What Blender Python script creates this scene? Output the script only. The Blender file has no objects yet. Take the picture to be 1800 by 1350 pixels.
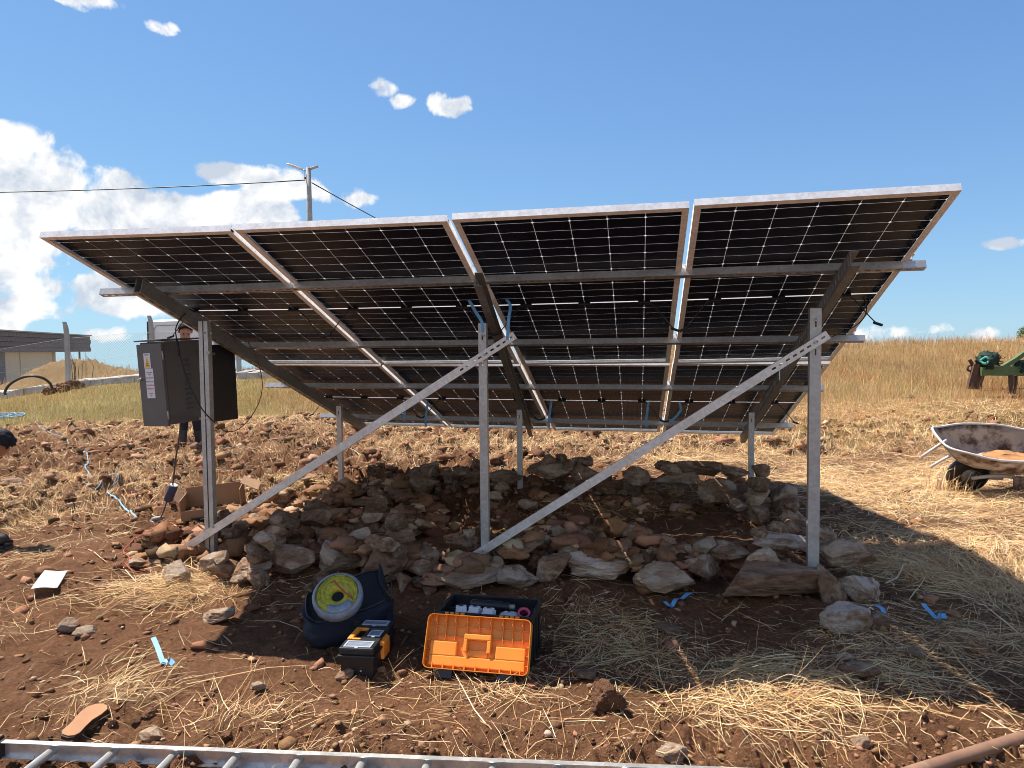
import bpy, bmesh, math, random
import numpy as np
from mathutils import Vector, Matrix

SC = bpy.context.scene
COL = SC.collection
random.seed(7)
RNG = np.random.default_rng(7)

# ------------------------------------------------------------------ camera, world, sun, exposure
CAMZ = 1.40
F_PX, PITCH, ROLL = 1262.0, 0.0486464, -0.0104704
cam_d = bpy.data.cameras.new('camera')
cam_d.sensor_width = 36.0
cam_d.lens = F_PX / 1800.0 * 36.0
cam_d.clip_start, cam_d.clip_end = 0.05, 9000.0
cam = bpy.data.objects.new('camera', cam_d)
COL.objects.link(cam)
_R0 = Vector((1, 0, 0)); _F = Vector((0, math.cos(PITCH), -math.sin(PITCH))); _U0 = Vector((0, math.sin(PITCH), math.cos(PITCH)))
_cr, _sr = math.cos(ROLL), math.sin(ROLL)
_R = _R0 * _cr + _U0 * _sr; _U = _U0 * _cr - _R0 * _sr
M = Matrix((( _R.x, _U.x, -_F.x, 0), (_R.y, _U.y, -_F.y, 0), (_R.z, _U.z, -_F.z, CAMZ), (0, 0, 0, 1)))
cam.matrix_world = M
SC.camera = cam

SUN_DIR = Vector((-0.52, 0.28, 1.0)).normalized()
SUN_EL = math.asin(SUN_DIR.z); SUN_AZ = math.atan2(SUN_DIR.x, SUN_DIR.y)
sun_d = bpy.data.lights.new('sun', 'SUN'); sun_d.energy = 5.0; sun_d.angle = math.radians(0.53); sun_d.color = (1.0, 0.93, 0.83)
sun = bpy.data.objects.new('sun', sun_d); COL.objects.link(sun)
sun.rotation_euler = SUN_DIR.to_track_quat('Z', 'Y').to_euler(); sun.location = (-20, 15, 40)

SC.view_settings.view_transform = 'Standard'; SC.view_settings.look = 'None'
SC.view_settings.gamma = 1.0; SC.view_settings.exposure = 0.86; SC.view_settings.use_curve_mapping = False
SC.render.engine = 'CYCLES'
SC.cycles.use_denoising = True; SC.cycles.filter_width = 0.95
SC.cycles.max_bounces = 7; SC.cycles.diffuse_bounces = 3; SC.cycles.glossy_bounces = 2
SC.cycles.transparent_max_bounces = 12; SC.cycles.sample_clamp_indirect = 6.0

def px_ray(x, y):
    a, b = x - 900.0, y - 675.0
    px, py = _cr * a + _sr * b, -_sr * a + _cr * b
    return Vector((px / F_PX, math.cos(PITCH) + math.sin(PITCH) * (-py / F_PX), -math.sin(PITCH) + math.cos(PITCH) * (-py / F_PX)))

def at(x, y, d):
    """world point seen at photo pixel (x,y) at forward distance d"""
    r = px_ray(x, y)
    r = r * (d / r.y)
    return Vector((r.x, r.y, r.z + CAMZ))

# world: Nishita sky with cumulus
W = bpy.data.worlds.new('World'); SC.world = W; W.use_nodes = True
W.cycles.sampling_method = 'MANUAL'; W.cycles.sample_map_resolution = 512
wn, wl = W.node_tree.nodes, W.node_tree.links
for n in list(wn): wn.remove(n)
def N(tree, typ, **kw):
    n = tree.nodes.new(typ)
    for k, v in kw.items():
        setattr(n, k, v)
    return n
WT = W.node_tree
def wmath(op, a, b=None, c=None, clamp=False):
    n = N(WT, 'ShaderNodeMath', operation=op, use_clamp=clamp)
    for i, v in enumerate((a, b, c)):
        if v is None: continue
        if isinstance(v, (int, float)): n.inputs[i].default_value = v
        else: WT.links.new(v, n.inputs[i])
    return n.outputs[0]
tc = N(WT, 'ShaderNodeTexCoord')
nrm = N(WT, 'ShaderNodeVectorMath', operation='NORMALIZE'); WT.links.new(tc.outputs['Generated'], nrm.inputs[0])
sep = N(WT, 'ShaderNodeSeparateXYZ'); WT.links.new(nrm.outputs[0], sep.inputs[0])
zc = wmath('MAXIMUM', sep.outputs[2], 0.012)
cmb = N(WT, 'ShaderNodeCombineXYZ'); WT.links.new(sep.outputs[0], cmb.inputs[0]); WT.links.new(sep.outputs[1], cmb.inputs[1]); WT.links.new(zc, cmb.inputs[2])
sky = N(WT, 'ShaderNodeTexSky', sky_type='NISHITA', sun_disc=False, sun_elevation=SUN_EL, sun_rotation=SUN_AZ, altitude=900.0, air_density=1.0, dust_density=0.15, ozone_density=1.6)
WT.links.new(cmb.outputs[0], sky.inputs[0])
# clouds live in azimuth / elevation; domain-warped fbm gives billowing edges
az = wmath('ARCTAN2', sep.outputs[0], sep.outputs[1]); el = wmath('ARCSINE', sep.outputs[2])
def wnoise(scale, detail, rough, off=(0, 0, 0), dist=0.0):
    mp = N(WT, 'ShaderNodeMapping'); WT.links.new(nrm.outputs[0], mp.inputs[0]); mp.inputs['Location'].default_value = off
    t = N(WT, 'ShaderNodeTexNoise'); t.inputs['Scale'].default_value = scale; t.inputs['Detail'].default_value = detail
    t.inputs['Roughness'].default_value = rough; t.inputs['Distortion'].default_value = dist
    WT.links.new(mp.outputs[0], t.inputs['Vector'])
    return t.outputs['Fac']
n_big = wnoise(9.0, 7.0, 0.58, (0.3, 1.1, 0.2), 0.3)
n_fine = wnoise(24.0, 5.0, 0.52, (2.0, 0.4, 0.9), 0.4)
n_up = wnoise(9.0, 7.0, 0.58, (0.3 + 0.012, 1.1 - 0.009, 0.2 - 0.024), 0.3)
def px_dir(x, y):
    r = px_ray(x, y).normalized(); return math.atan2(r.x, r.y), math.asin(r.z)
CLOUDS = [  # px x, y, half-width, half-height, strength
    (-40, 285, 120, 50, 1.0), (60, 345, 150, 55, 1.1), (170, 375, 150, 42, 1.1), (300, 395, 95, 24, 1.0), (-60, 400, 140, 60, 1.1),
    (30, 440, 120, 50, .95), (110, 500, 80, 26, .9), (20, 540, 70, 30, .8), (200, 520, 90, 24, .8), (270, 540, 70, 20, .75), (-90, 520, 110, 70, 1.0),
    (455, 372, 80, 28, 1.05), (540, 335, 90, 22, 1.0), (410, 305, 50, 17, .85), (630, 350, 36, 14, .8), (480, 320, 50, 22, .8),
    (793, 182, 38, 20, 1.0), (674, 155, 24, 16, .9), (706, 178, 26, 13, .75), (280, 45, 28, 11, .72), (165, 2, 48, 14, .8),
    (1757, 428, 44, 10, .95), (1570, 585, 70, 12, .62), (1650, 578, 45, 11, .8), (1710, 588, 30, 12, .75), (1500, 590, 40, 10, .6), (200, 590, 60, 15, .6), (340, 470, 60, 22, .7),
]
EXTRA = [(-1.4, .22, .35, .10, 1.0), (-2.1, .3, .3, .12, 1.0), (-2.9, .18, .4, .09, 1.0), (2.5, .25, .3, .09, 1.0), (1.7, .2, .35, .08, .9), (1.15, .33, .1, .04, .8), (-1.0, .12, .2, .1, 1.0), (-2.5, .55, .35, .14, 1.0), (2.9, .5, .4, .16, 1.0), (2.1, .45, .25, .10, .9), (-1.7, .5, .25, .1, .9), (-1.35, .42, .16, .12, 1.0), (-2.3, .2, .3, .14, 1.0), (3.05, .28, .3, .13, 1.0), (2.2, .2, .22, .1, 1.0)]  # added unseen clouds around and behind the camera, partly for neutral fill light
blobs = [(*px_dir(x, y), hw / F_PX, hh / F_PX, s) for x, y, hw, hh, s in CLOUDS] + EXTRA
field = None
azel = N(WT, 'ShaderNodeCombineXYZ'); WT.links.new(az, azel.inputs[0]); WT.links.new(el, azel.inputs[1])
for (a0, e0, ra, re, st) in blobs:
    vm = N(WT, 'ShaderNodeVectorMath', operation='MULTIPLY_ADD'); WT.links.new(azel.outputs[0], vm.inputs[0])
    vm.inputs[1].default_value = (1 / ra, 1 / re, 0); vm.inputs[2].default_value = (-a0 / ra, -e0 / re, 0)
    dt = N(WT, 'ShaderNodeVectorMath', operation='DOT_PRODUCT'); WT.links.new(vm.outputs[0], dt.inputs[0]); WT.links.new(vm.outputs[0], dt.inputs[1])
    g = wmath('MULTIPLY_ADD', dt.outputs['Value'], -.5 * st, st)
    field = g if field is None else wmath('SMOOTH_MAX', field, g, 0.12)
field = wmath('MAXIMUM', field, 0.0)
nz = wmath('ADD', wmath('MULTIPLY', n_big, 1.1), wmath('MULTIPLY', n_fine, 0.95))      # ~1.02 mean
dens = wmath('SUBTRACT', wmath('ADD', field, wmath('MULTIPLY', wmath('SUBTRACT', nz, 1.02), 2.1)), 0.37)
dens = wmath('MULTIPLY', dens, wmath('MULTIPLY', field, 4.0, clamp=True))
mr = N(WT, 'ShaderNodeMapRange', interpolation_type='SMOOTHSTEP'); WT.links.new(dens, mr.inputs[0])
mr.inputs[1].default_value = 0.0; mr.inputs[2].default_value = 0.34; mr.inputs[3].default_value = 0.0; mr.inputs[4].default_value = 0.96
lit = wmath('ADD', wmath('MULTIPLY', wmath('SUBTRACT', n_big, n_up), 6.5), 0.70)
thick = wmath('MULTIPLY', wmath('SUBTRACT', dens, 0.32), 0.55, clamp=True)
lit = wmath('SUBTRACT', lit, thick)
lit = wmath('ADD', lit, wmath('MULTIPLY', wmath('SUBTRACT', n_fine, 0.5), 0.55), clamp=True)
ramp = N(WT, 'ShaderNodeValToRGB'); WT.links.new(lit, ramp.inputs[0])
ramp.color_ramp.elements[0].position = 0.12; ramp.color_ramp.elements[0].color = (0.58, 0.65, 0.75, 1)
ramp.color_ramp.elements[1].position = 0.85; ramp.color_ramp.elements[1].color = (0.97, 0.97, 0.97, 1)
SKY_STRENGTH = 0.105
tint = N(WT, 'ShaderNodeMix', data_type='RGBA', blend_type='MULTIPLY'); tint.inputs['Factor'].default_value = 1.0
KX = SKY_STRENGTH * 2 ** SC.view_settings.exposure     # soft shoulder, as a phone camera renders a bright sky
def wvec(op, a, b_):
    n = N(WT, 'ShaderNodeVectorMath', operation=op)
    for i, v in enumerate((a, b_)):
        if isinstance(v, tuple): n.inputs[i].default_value = v
        else: WT.links.new(v, n.inputs[i])
    return n.outputs[0]
xs_ = wvec('MULTIPLY', sky.outputs[0], (KX, KX, KX))
ys_ = wvec('DIVIDE', wvec('MULTIPLY', xs_, (.80 / KX, 1.08 / KX, 1.86 / KX)), wvec('ADD', wvec('MULTIPLY', xs_, (.95, .80, 1.28)), (1.0, 1.0, 1.0)))
WT.links.new(ys_, tint.inputs[6]); tint.inputs[7].default_value = (1.0, 1.0, 1.0, 1)
cl = N(WT, 'ShaderNodeMix', data_type='RGBA', blend_type='MULTIPLY'); cl.inputs['Factor'].default_value = 1.0
WT.links.new(ramp.outputs[0], cl.inputs[6]); k = 1.06 / KX; cl.inputs[7].default_value = (k, k, k, 1)
mx = N(WT, 'ShaderNodeMix', data_type='RGBA'); WT.links.new(mr.outputs[0], mx.inputs['Factor']); WT.links.new(tint.outputs[2], mx.inputs[6]); WT.links.new(cl.outputs[2], mx.inputs[7])
bg = N(WT, 'ShaderNodeBackground'); bg.inputs[1].default_value = SKY_STRENGTH; WT.links.new(mx.outputs[2], bg.inputs[0])
wo = N(WT, 'ShaderNodeOutputWorld'); WT.links.new(bg.outputs[0], wo.inputs[0])

# ------------------------------------------------------------------ numpy noise
def _hash(ix, iy, iz, seed):
    h = (ix.astype(np.int64) * 374761393 + iy.astype(np.int64) * 668265263 + iz.astype(np.int64) * 2147483647 + seed * 974634777) & 0xFFFFFFFF
    h = ((h ^ (h >> 13)) * 1274126177) & 0xFFFFFFFF
    h = (h ^ (h >> 16)) & 0xFFFFFFFF
    return h.astype(np.float64) / 4294967295.0
def vnoise2(x, y, seed=0):
    ix, iy = np.floor(x), np.floor(y); fx, fy = x - ix, y - iy
    fx = fx * fx * (3 - 2 * fx); fy = fy * fy * (3 - 2 * fy); z = np.zeros_like(ix)
    a, b = _hash(ix, iy, z, seed), _hash(ix + 1, iy, z, seed); c, d = _hash(ix, iy + 1, z, seed), _hash(ix + 1, iy + 1, z, seed)
    return (a * (1 - fx) + b * fx) * (1 - fy) + (c * (1 - fx) + d * fx) * fy
def fbm2(x, y, octv=4, seed=0, gain=0.5, lac=2.03):
    s = np.zeros_like(x); amp, tot = 1.0, 0.0
    for o in range(octv):
        s += amp * vnoise2(x * lac ** o + 13.7 * o, y * lac ** o + 7.3 * o, seed + o); tot += amp; amp *= gain
    return s / tot
def vnoise3(x, y, z, seed=0):
    ix, iy, iz = np.floor(x), np.floor(y), np.floor(z); fx, fy, fz = x - ix, y - iy, z - iz
    fx = fx * fx * (3 - 2 * fx); fy = fy * fy * (3 - 2 * fy); fz = fz * fz * (3 - 2 * fz)
    r = 0
    for dx in (0, 1):
        for dy in (0, 1):
            for dz in (0, 1):
                r = r + _hash(ix + dx, iy + dy, iz + dz, seed) * (fx if dx else 1 - fx) * (fy if dy else 1 - fy) * (fz if dz else 1 - fz)
    return r
def sstep(a, b, x):
    t = np.clip((x - a) / (b - a), 0, 1); return t * t * (3 - 2 * t)

# ------------------------------------------------------------------ terrain heights
_zx = np.array([-60, -18, -16.4, -14.2, -12, -6, 0, 5, 15, 40.0]); _zz = np.array([-.6, -.1, 0.0, .40, .60, .75, .95, 1.28, 1.45, 1.5])
def base_z(x, y):
    x = np.asarray(x, float); y = np.asarray(y, float)
    z23 = np.interp(x * 23.0 / np.clip(y, 14.0, 26.0), _zx, _zz)
    t = np.clip((y - 8.0) / 17.0, 0, 1)
    rise = z23 * (t * (0.55 + 0.45 * t))
    rise = rise * 1.0
    crest = np.clip(y - 28.0, 0, None)
    fall = -0.03 * crest - 0.0004 * crest ** 2
    fall = np.maximum(fall, -0.075 * crest)
    side = np.clip(np.abs(x) - 60, 0, None); back = np.clip(-y - 60, 0, None)
    z = rise + fall - np.minimum(0.0004 * side ** 2, .075 * side) - np.minimum(0.0004 * back ** 2, .075 * back)
    # spoil heap behind the fence
    z = z + .80 * np.exp(-(((x + 16.9) / 2.0) ** 2) - ((y - 27.2) / 1.7) ** 2) * (0.8 + 0.5 * fbm2(x * .8, y * .8, 3, 41))
    # gentle undulation of the worked ground
    u = 0.10 * (fbm2(x * .55, y * .55, 3, 5) - .5) + 0.05 * (fbm2(x * 1.7, y * 1.7, 2, 6) - .5)
    z = z + u * np.clip((30 - y) / 10, 0.2, 1)
    return z - 0.05 * sstep(4.7, 3.5, y)
def tilled(x, y):
    """how cloddy the soil is, 0..1"""
    left = sstep(0.5, -1.5, x - 0.12 * y) * sstep(5.0, 7.0, y) * sstep(13.6, 11.8, y)
    mid = sstep(8.6, 9.3, y) * sstep(12.6, 10.8, y)
    near = sstep(2.95, 2.3, y)
    n = fbm2(np.asarray(x, float) * .9, np.asarray(y, float) * .9, 3, 77)
    heap = np.exp(-(((x + 17.3) / 3.0) ** 4) - ((y - 27.2) / 2.2) ** 2)
    return np.clip(np.maximum.reduce([left, .8 * mid, .9 * near, heap]) * (0.45 + 1.1 * n) + .14 + .3 * (n - .5), 0, 1)
def fine_z(x, y):
    t = tilled(x, y)
    a = fbm2(x * 5.5, y * 5.5, 4, 11)
    r = 1 - np.abs(2 * fbm2(x * 9, y * 9, 3, 19) - 1)
    b = fbm2(x * 26, y * 26, 3, 23)
    q = fbm2(x * 13.0, y * 13.0, 3, 29); q = np.abs(2 * q - 1)
    far_t = t * (1 + .15 * sstep(4.5, 7.0, y))
    d = (a - .5) * 0.24 * far_t + (r - .7) * 0.12 * far_t - (q - .25) * .075 * far_t + (b - .5) * (0.018 + 0.06 * far_t) + (a - .5) * .035
    nearf = sstep(3.3, 2.6, y) * (.4 + t); cr = np.abs(2 * fbm2(x * 34, y * 34, 2, 131) - 1)
    d = d + nearf * ((fbm2(x * 44, y * 44, 2, 133) - .5) * .030 - (cr - .3) * .022)
    far = np.clip(1.4 - y / 34.0, 0.3, 1) * (.62 + .38 * sstep(2.6, 4.5, y)) * (1 + .6 * np.exp(-((x + 17.3) / 4) ** 2 - ((y - 27) / 3) ** 2))
    return d * far
def ground_z(x, y):
    x = np.asarray(x, float); y = np.asarray(y, float)
    return base_z(x, y) + fine_z(x, y)
def gz(x, y):
    return float(ground_z(np.array([x]), np.array([y]))[0])
def bz(x, y):
    return float(base_z(np.array([x]), np.array([y]))[0])
def on_ground(px, py, h=0.0):
    """point where the photo ray through (px,py) meets the terrain raised by h"""
    r = px_ray(px, py)
    d = np.concatenate([np.linspace(0.8, 12, 1500), np.linspace(12.02, 60, 1200)])
    X, Y, Z = r.x / r.y * d, d, CAMZ + r.z / r.y * d
    below = Z < base_z(X, Y) + h
    i = int(np.argmax(below)) if below.any() else len(d) - 1
    return Vector((X[i], Y[i], float(base_z(X[i:i+1], Y[i:i+1])[0]) + h))

# ------------------------------------------------------------------ material helpers
MATS = {}
def new_mat(name):
    m = bpy.data.materials.new(name); m.use_nodes = True
    t = m.node_tree; b = t.nodes['Principled BSDF']; MATS[name] = m
    return m, t, b
def tlink(t, a, b): t.links.new(a, b)
def noise_node(t, scale, detail=4.0, rough=0.55, coord='Object', dist=0.0, loc=None):
    c = t.nodes.new('ShaderNodeTexCoord'); n = t.nodes.new('ShaderNodeTexNoise')
    n.inputs['Scale'].default_value = scale; n.inputs['Detail'].default_value = detail; n.inputs['Roughness'].default_value = rough; n.inputs['Distortion'].default_value = dist
    if loc is not None:
        mp = t.nodes.new('ShaderNodeMapping'); mp.inputs['Location'].default_value = loc
        tlink(t, c.outputs[coord], mp.inputs[0]); tlink(t, mp.outputs[0], n.inputs['Vector'])
    else:
        tlink(t, c.outputs[coord], n.inputs['Vector'])
    return n.outputs['Fac']
def ramp_node(t, fac, stops):
    r = t.nodes.new('ShaderNodeValToRGB'); e = r.color_ramp.elements
    while len(e) < len(stops): e.new(0.5)
    for i, (p, c) in enumerate(stops):
        e[i].position = p; e[i].color = (*c, 1) if len(c) == 3 else c
    tlink(t, fac, r.inputs[0]); return r.outputs[0]
def mix_col(t, fac, a, b, blend='MIX'):
    m = t.nodes.new('ShaderNodeMix'); m.data_type = 'RGBA'; m.blend_type = blend
    for s, v in ((m.inputs['Factor'], fac), (m.inputs[6], a), (m.inputs[7], b)):
        if isinstance(v, (int, float)): s.default_value = v
        elif isinstance(v, tuple): s.default_value = (*v, 1) if len(v) == 3 else v
        else: tlink(t, v, s)
    return m.outputs[2]
def bump_node(t, b, height, strength=0.4, dist=0.01):
    n = t.nodes.new('ShaderNodeBump'); n.inputs['Strength'].default_value = strength; n.inputs['Distance'].default_value = dist
    tlink(t, height, n.inputs['Height']); tlink(t, n.outputs[0], b.inputs['Normal'])
def obj_random(t):
    return t.nodes.new('ShaderNodeObjectInfo').outputs['Random']
def simple(name, col, rough=0.5, metal=0.0, var=0.12, nscale=14.0, bump=0.0, coat=0.0, spec=0.5, bscale=None, dirt=None):
    """colour with wear-like variation, small relief"""
    m, t, b = new_mat(name)
    b.inputs['Metallic'].default_value = metal; b.inputs['Specular IOR Level'].default_value = spec; b.inputs['Coat Weight'].default_value = coat
    n = noise_node(t, nscale, 5.0, 0.6)
    dk = tuple(c * (1 - var) for c in col); lt = tuple(min(1, c * (1 + var)) for c in col)
    c = ramp_node(t, n, [(0.3, dk), (0.7, lt)])
    if dirt:
        dn = noise_node(t, nscale * .6, 6.0, 0.65, loc=(3.1, 4.2, 1.7))
        f = t.nodes.new('ShaderNodeMapRange'); f.inputs[1].default_value = dirt[0]; f.inputs[2].default_value = dirt[0] + .14; f.inputs[4].default_value = dirt[2] if len(dirt) > 2 else .8
        tlink(t, dn, f.inputs[0]); c = mix_col(t, f.outputs[0], c, dirt[1])
    tlink(t, c, b.inputs['Base Color'])
    rr = t.nodes.new('ShaderNodeMapRange'); rr.inputs[3].default_value = max(0, rough - .1); rr.inputs[4].default_value = min(1, rough + .12)
    tlink(t, n, rr.inputs[0]); tlink(t, rr.outputs[0], b.inputs['Roughness'])
    if bump: bump_node(t, b, noise_node(t, bscale or nscale * 4, 4.0), bump, 0.004)
    return m

# ------------------------------------------------------------------ mesh helpers
class MB:
    """collects shapes into one mesh"""
    def __init__(s): s.bm = bmesh.new()
    def box(s, c, size, rot=None, bevel=0.0, mat=0):
        r = bmesh.ops.create_cube(s.bm, size=1.0)
        mtx = Matrix.Translation(Vector(c)) @ (rot.to_4x4() if rot is not None else Matrix.Identity(4)) @ Matrix.Diagonal((*size, 1))
        bmesh.ops.transform(s.bm, matrix=mtx, verts=r['verts'])
        fs = list({f for v in r['verts'] for f in v.link_faces})
        for f in fs: f.material_index = mat
        if bevel > 0:
            es = list({e for v in r['verts'] for e in v.link_edges})
            q = bmesh.ops.bevel(s.bm, geom=es, offset=bevel, segments=2, profile=0.6, affect='EDGES', clamp_overlap=True)
            for f in q['faces']: f.material_index = mat
        return s
    def hexa(s, pts, mat=0):
        """8 points: bottom 4 ccw then top 4"""
        v = [s.bm.verts.new(p) for p in pts]
        for q in ((3, 2, 1, 0), (4, 5, 6, 7), (0, 1, 5, 4), (1, 2, 6, 5), (2, 3, 7, 6), (3, 0, 4, 7)):
            s.bm.faces.new([v[i] for i in q]).material_index = mat
        return s
    def tube(s, pts, r, n=8, cap=True, mat=0):
        pts = [Vector(p) for p in pts]; m = len(pts)
        rs = r if isinstance(r, (list, tuple)) else [r] * m
        tan = [(pts[min(i + 1, m - 1)] - pts[max(i - 1, 0)]).normalized() for i in range(m)]
        up = Vector((0, 0, 1)) if abs(tan[0].z) < .9 else Vector((1, 0, 0))
        nx = tan[0].cross(up).normalized(); rings = []
        for i in range(m):
            nx = (nx - tan[i] * nx.dot(tan[i])).normalized(); ny = tan[i].cross(nx)
            rings.append([s.bm.verts.new(pts[i] + (nx * math.cos(2 * math.pi * k / n) + ny * math.sin(2 * math.pi * k / n)) * rs[i]) for k in range(n)])
        for i in range(m - 1):
            for k in range(n):
                f = s.bm.faces.new((rings[i][k], rings[i][(k + 1) % n], rings[i + 1][(k + 1) % n], rings[i + 1][k])); f.smooth = True; f.material_index = mat
        if cap:
            s.bm.faces.new(rings[0][::-1]).material_index = mat; s.bm.faces.new(rings[-1]).material_index = mat
        return s
    def lathe(s, prof, n=24, axis='Z', origin=(0, 0, 0), mat=0, smooth=True):
        o = Vector(origin); rings = []
        for r, h in prof:
            ring = []
            for k in range(n):
                a = 2 * math.pi * k / n; c, d = r * math.cos(a), r * math.sin(a)
                p = Vector((c, d, h)) if axis == 'Z' else (Vector((h, c, d)) if axis == 'X' else Vector((c, h, -d)))
                ring.append(s.bm.verts.new(o + p))
            rings.append(ring)
        for i in range(len(rings) - 1):
            for k in range(n):
                f = s.bm.faces.new((rings[i][k], rings[i][(k + 1) % n], rings[i + 1][(k + 1) % n], rings[i + 1][k])); f.smooth = smooth; f.material_index = mat
        return s
    def loft(s, rings, closed=True, cap=True, smooth=True, mat=0):
        vs = [[s.bm.verts.new(p) for p in r] for r in rings]; n = len(vs[0])
        for i in range(len(vs) - 1):
            for k in range(n if closed else n - 1):
                f = s.bm.faces.new((vs[i][k], vs[i][(k + 1) % n], vs[i + 1][(k + 1) % n], vs[i + 1][k])); f.smooth = smooth; f.material_index = mat
        if cap:
            s.bm.faces.new(vs[0][::-1]).material_index = mat; s.bm.faces.new(vs[-1]).material_index = mat
        return s
    def prism(s, poly, z0, z1, mat=0):
        a = [s.bm.verts.new((x, y, z0)) for x, y in poly]; b = [s.bm.verts.new((x, y, z1)) for x, y in poly]; n = len(poly)
        s.bm.faces.new(a[::-1]).material_index = mat; s.bm.faces.new(b).material_index = mat
        for k in range(n): s.bm.faces.new((a[k], a[(k + 1) % n], b[(k + 1) % n], b[k])).material_index = mat
        return s
    def mesh(s, name):
        bmesh.ops.recalc_face_normals(s.bm, faces=s.bm.faces[:])
        me = bpy.data.meshes.new(name); s.bm.to_mesh(me); s.bm.free(); return me
    def build(s, name, mat, parent=None):
        return link(name, s.mesh(name), mat, parent)

def link(name, me, mat, parent=None):
    if mat is not None and len(me.materials) == 0:
        for m in (mat if isinstance(mat, (list, tuple)) else [mat]): me.materials.append(m)
    o = bpy.data.objects.new(name, me); COL.objects.link(o)
    if parent is not None: o.parent = parent
    return o
def empty(name, loc=(0, 0, 0), rot=(0, 0, 0)):
    o = bpy.data.objects.new(name, None); COL.objects.link(o); o.location = loc; o.rotation_euler = rot; o.empty_display_size = 0.1
    return o
def tag(o, label=None, cat=None, group=None, kind=None):
    if label: o['label'] = label
    if cat: o['category'] = cat
    if group: o['group'] = group
    if kind: o['kind'] = kind
    return o
def frame_mat(origin, ex, ey, ez):
    return Matrix(((ex.x, ey.x, ez.x, origin.x), (ex.y, ey.y, ez.y, origin.y), (ex.z, ey.z, ez.z, origin.z), (0, 0, 0, 1)))
def np_mesh(name, verts, faces, mat, colors=None, smooth=False, k=None):
    """fast mesh from numpy arrays; faces (n,k)"""
    me = bpy.data.meshes.new(name); nf, kk = faces.shape
    me.vertices.add(len(verts)); me.vertices.foreach_set('co', np.ascontiguousarray(verts, np.float32).ravel())
    me.loops.add(nf * kk); me.loops.foreach_set('vertex_index', np.ascontiguousarray(faces, np.int32).ravel())
    me.polygons.add(nf); me.polygons.foreach_set('loop_start', np.arange(0, nf * kk, kk, dtype=np.int32))
    if smooth: me.polygons.foreach_set('use_smooth', np.ones(nf, bool))
    me.update(calc_edges=True)
    if colors is not None:
        a = me.color_attributes.new('Col', 'FLOAT_COLOR', 'POINT')
        c = np.ones((len(verts), 4), np.float32); c[:, :colors.shape[1]] = colors; a.data.foreach_set('color', c.ravel())
    if mat is not None: me.materials.append(mat)
    return me

# ------------------------------------------------------------------ ground cover map
STRAW = [  # photo px x, y, rx, ry, weight : where straw lies thick
    (200, 840, 180, 40, .85), (70, 905, 110, 30, .6), (120, 800, 120, 20, .4), (330, 800, 100, 24, .5), (560, 790, 120, 22, .6), (330, 1032, 85, 26, 1.0), (60, 960, 90, 30, .5), (40, 1075, 60, 20, .3), (20, 1110, 50, 18, .4),
    (215, 1222, 80, 26, .65), (420, 1272, 110, 12, .45), (640, 1250, 60, 14, .3), (90, 1200, 100, 14, .15), (560, 1228, 80, 8, .2),
    (1000, 785, 380, 24, 1.0), (1250, 800, 200, 20, 1.0), (1100, 1120, 120, 50, .6), (1030, 1100, 80, 34, .6), (1330, 1190, 160, 45, .62), (1280, 1236, 240, 14, .5), (1560, 1150, 150, 60, .5),
    (1700, 1120, 150, 60, .6), (1330, 1262, 200, 7, .6), (1500, 1290, 120, 12, .3), (1720, 1270, 80, 12, .35), (1010, 1250, 90, 10, .15),
    (1640, 960, 190, 90, .85), (1560, 880, 110, 50, .9), (1700, 850, 170, 50, .95), (1560, 760, 180, 50, .8), (1760, 1010, 120, 60, .9), (1130, 885, 100, 26, .7),
    (450, 800, 130, 40, .45), (470, 860, 90, 22, .6), (250, 880, 100, 40, .5), (700, 1180, 90, 30, .25), (1500, 1000, 60, 40, .3), (860, 1215, 160, 14, .3),
]
_sb = []
for (x, y, rx, ry, w) in STRAW:
    c = on_ground(x, y); a = on_ground(x, y - ry); b = on_ground(x, min(y + ry, 1500))
    _sb.append((c.x, c.y, max(rx * c.y / F_PX, .1), max((a.y - b.y) / 2, .12), w))
def straw_map(x, y):
    s = np.zeros_like(x)
    for cx, cy, rx, ry, w in _sb:
        s = np.maximum(s, w * np.exp(-(((x - cx) / rx) ** 2 + ((y - cy) / ry) ** 2) * .9))
    n = fbm2(x * 1.6, y * 1.6, 4, 31)
    right = sstep(1.2, 3.2, x - .05 * y) * sstep(3.5, 5.5, y) * .75
    back = sstep(9.5, 11.5, y) * .55
    s = np.maximum(np.maximum(s, right), back)
    s = s * (.45 + .55 * sstep(2.55, 3.0, y))
    return np.clip(s * (1.9 * n - .05) - .10 + (n - .6) * .3, 0, 1)
def grass_map(x, y):
    """standing dry grass"""
    n = fbm2(x * .6, y * .6, 3, 51)
    xr = x / np.maximum(y, 1)
    right = sstep(.20, .34, xr) * sstep(8.6, 11.0, y + 2.2 * (n - .5))
    left = sstep(-.26, -.36, xr) * sstep(12.6, 13.8, y + 1.6 * (n - .5)) * sstep(22.9, 22.3, y)
    mid = sstep(13.0, 15.0, y) * sstep(-.36, -.30, xr)
    beh = sstep(23.4, 24.2, y) * (0.7 + .3 * sstep(-17.2, -15.5, x))
    return np.clip(np.maximum.reduce([right, left, mid, beh]), 0, 1)
def green_map(x, y):
    n = fbm2(x * .45, y * .45, 3, 61)
    left = sstep(-.2, -.4, x / np.maximum(y, 1)) * sstep(12, 14, y) * sstep(24, 22, y)
    return np.clip(left * .85 + .25 * sstep(.55, .7, n) * sstep(10, 12, y) * sstep(22, 16, y), 0, 1)

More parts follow.
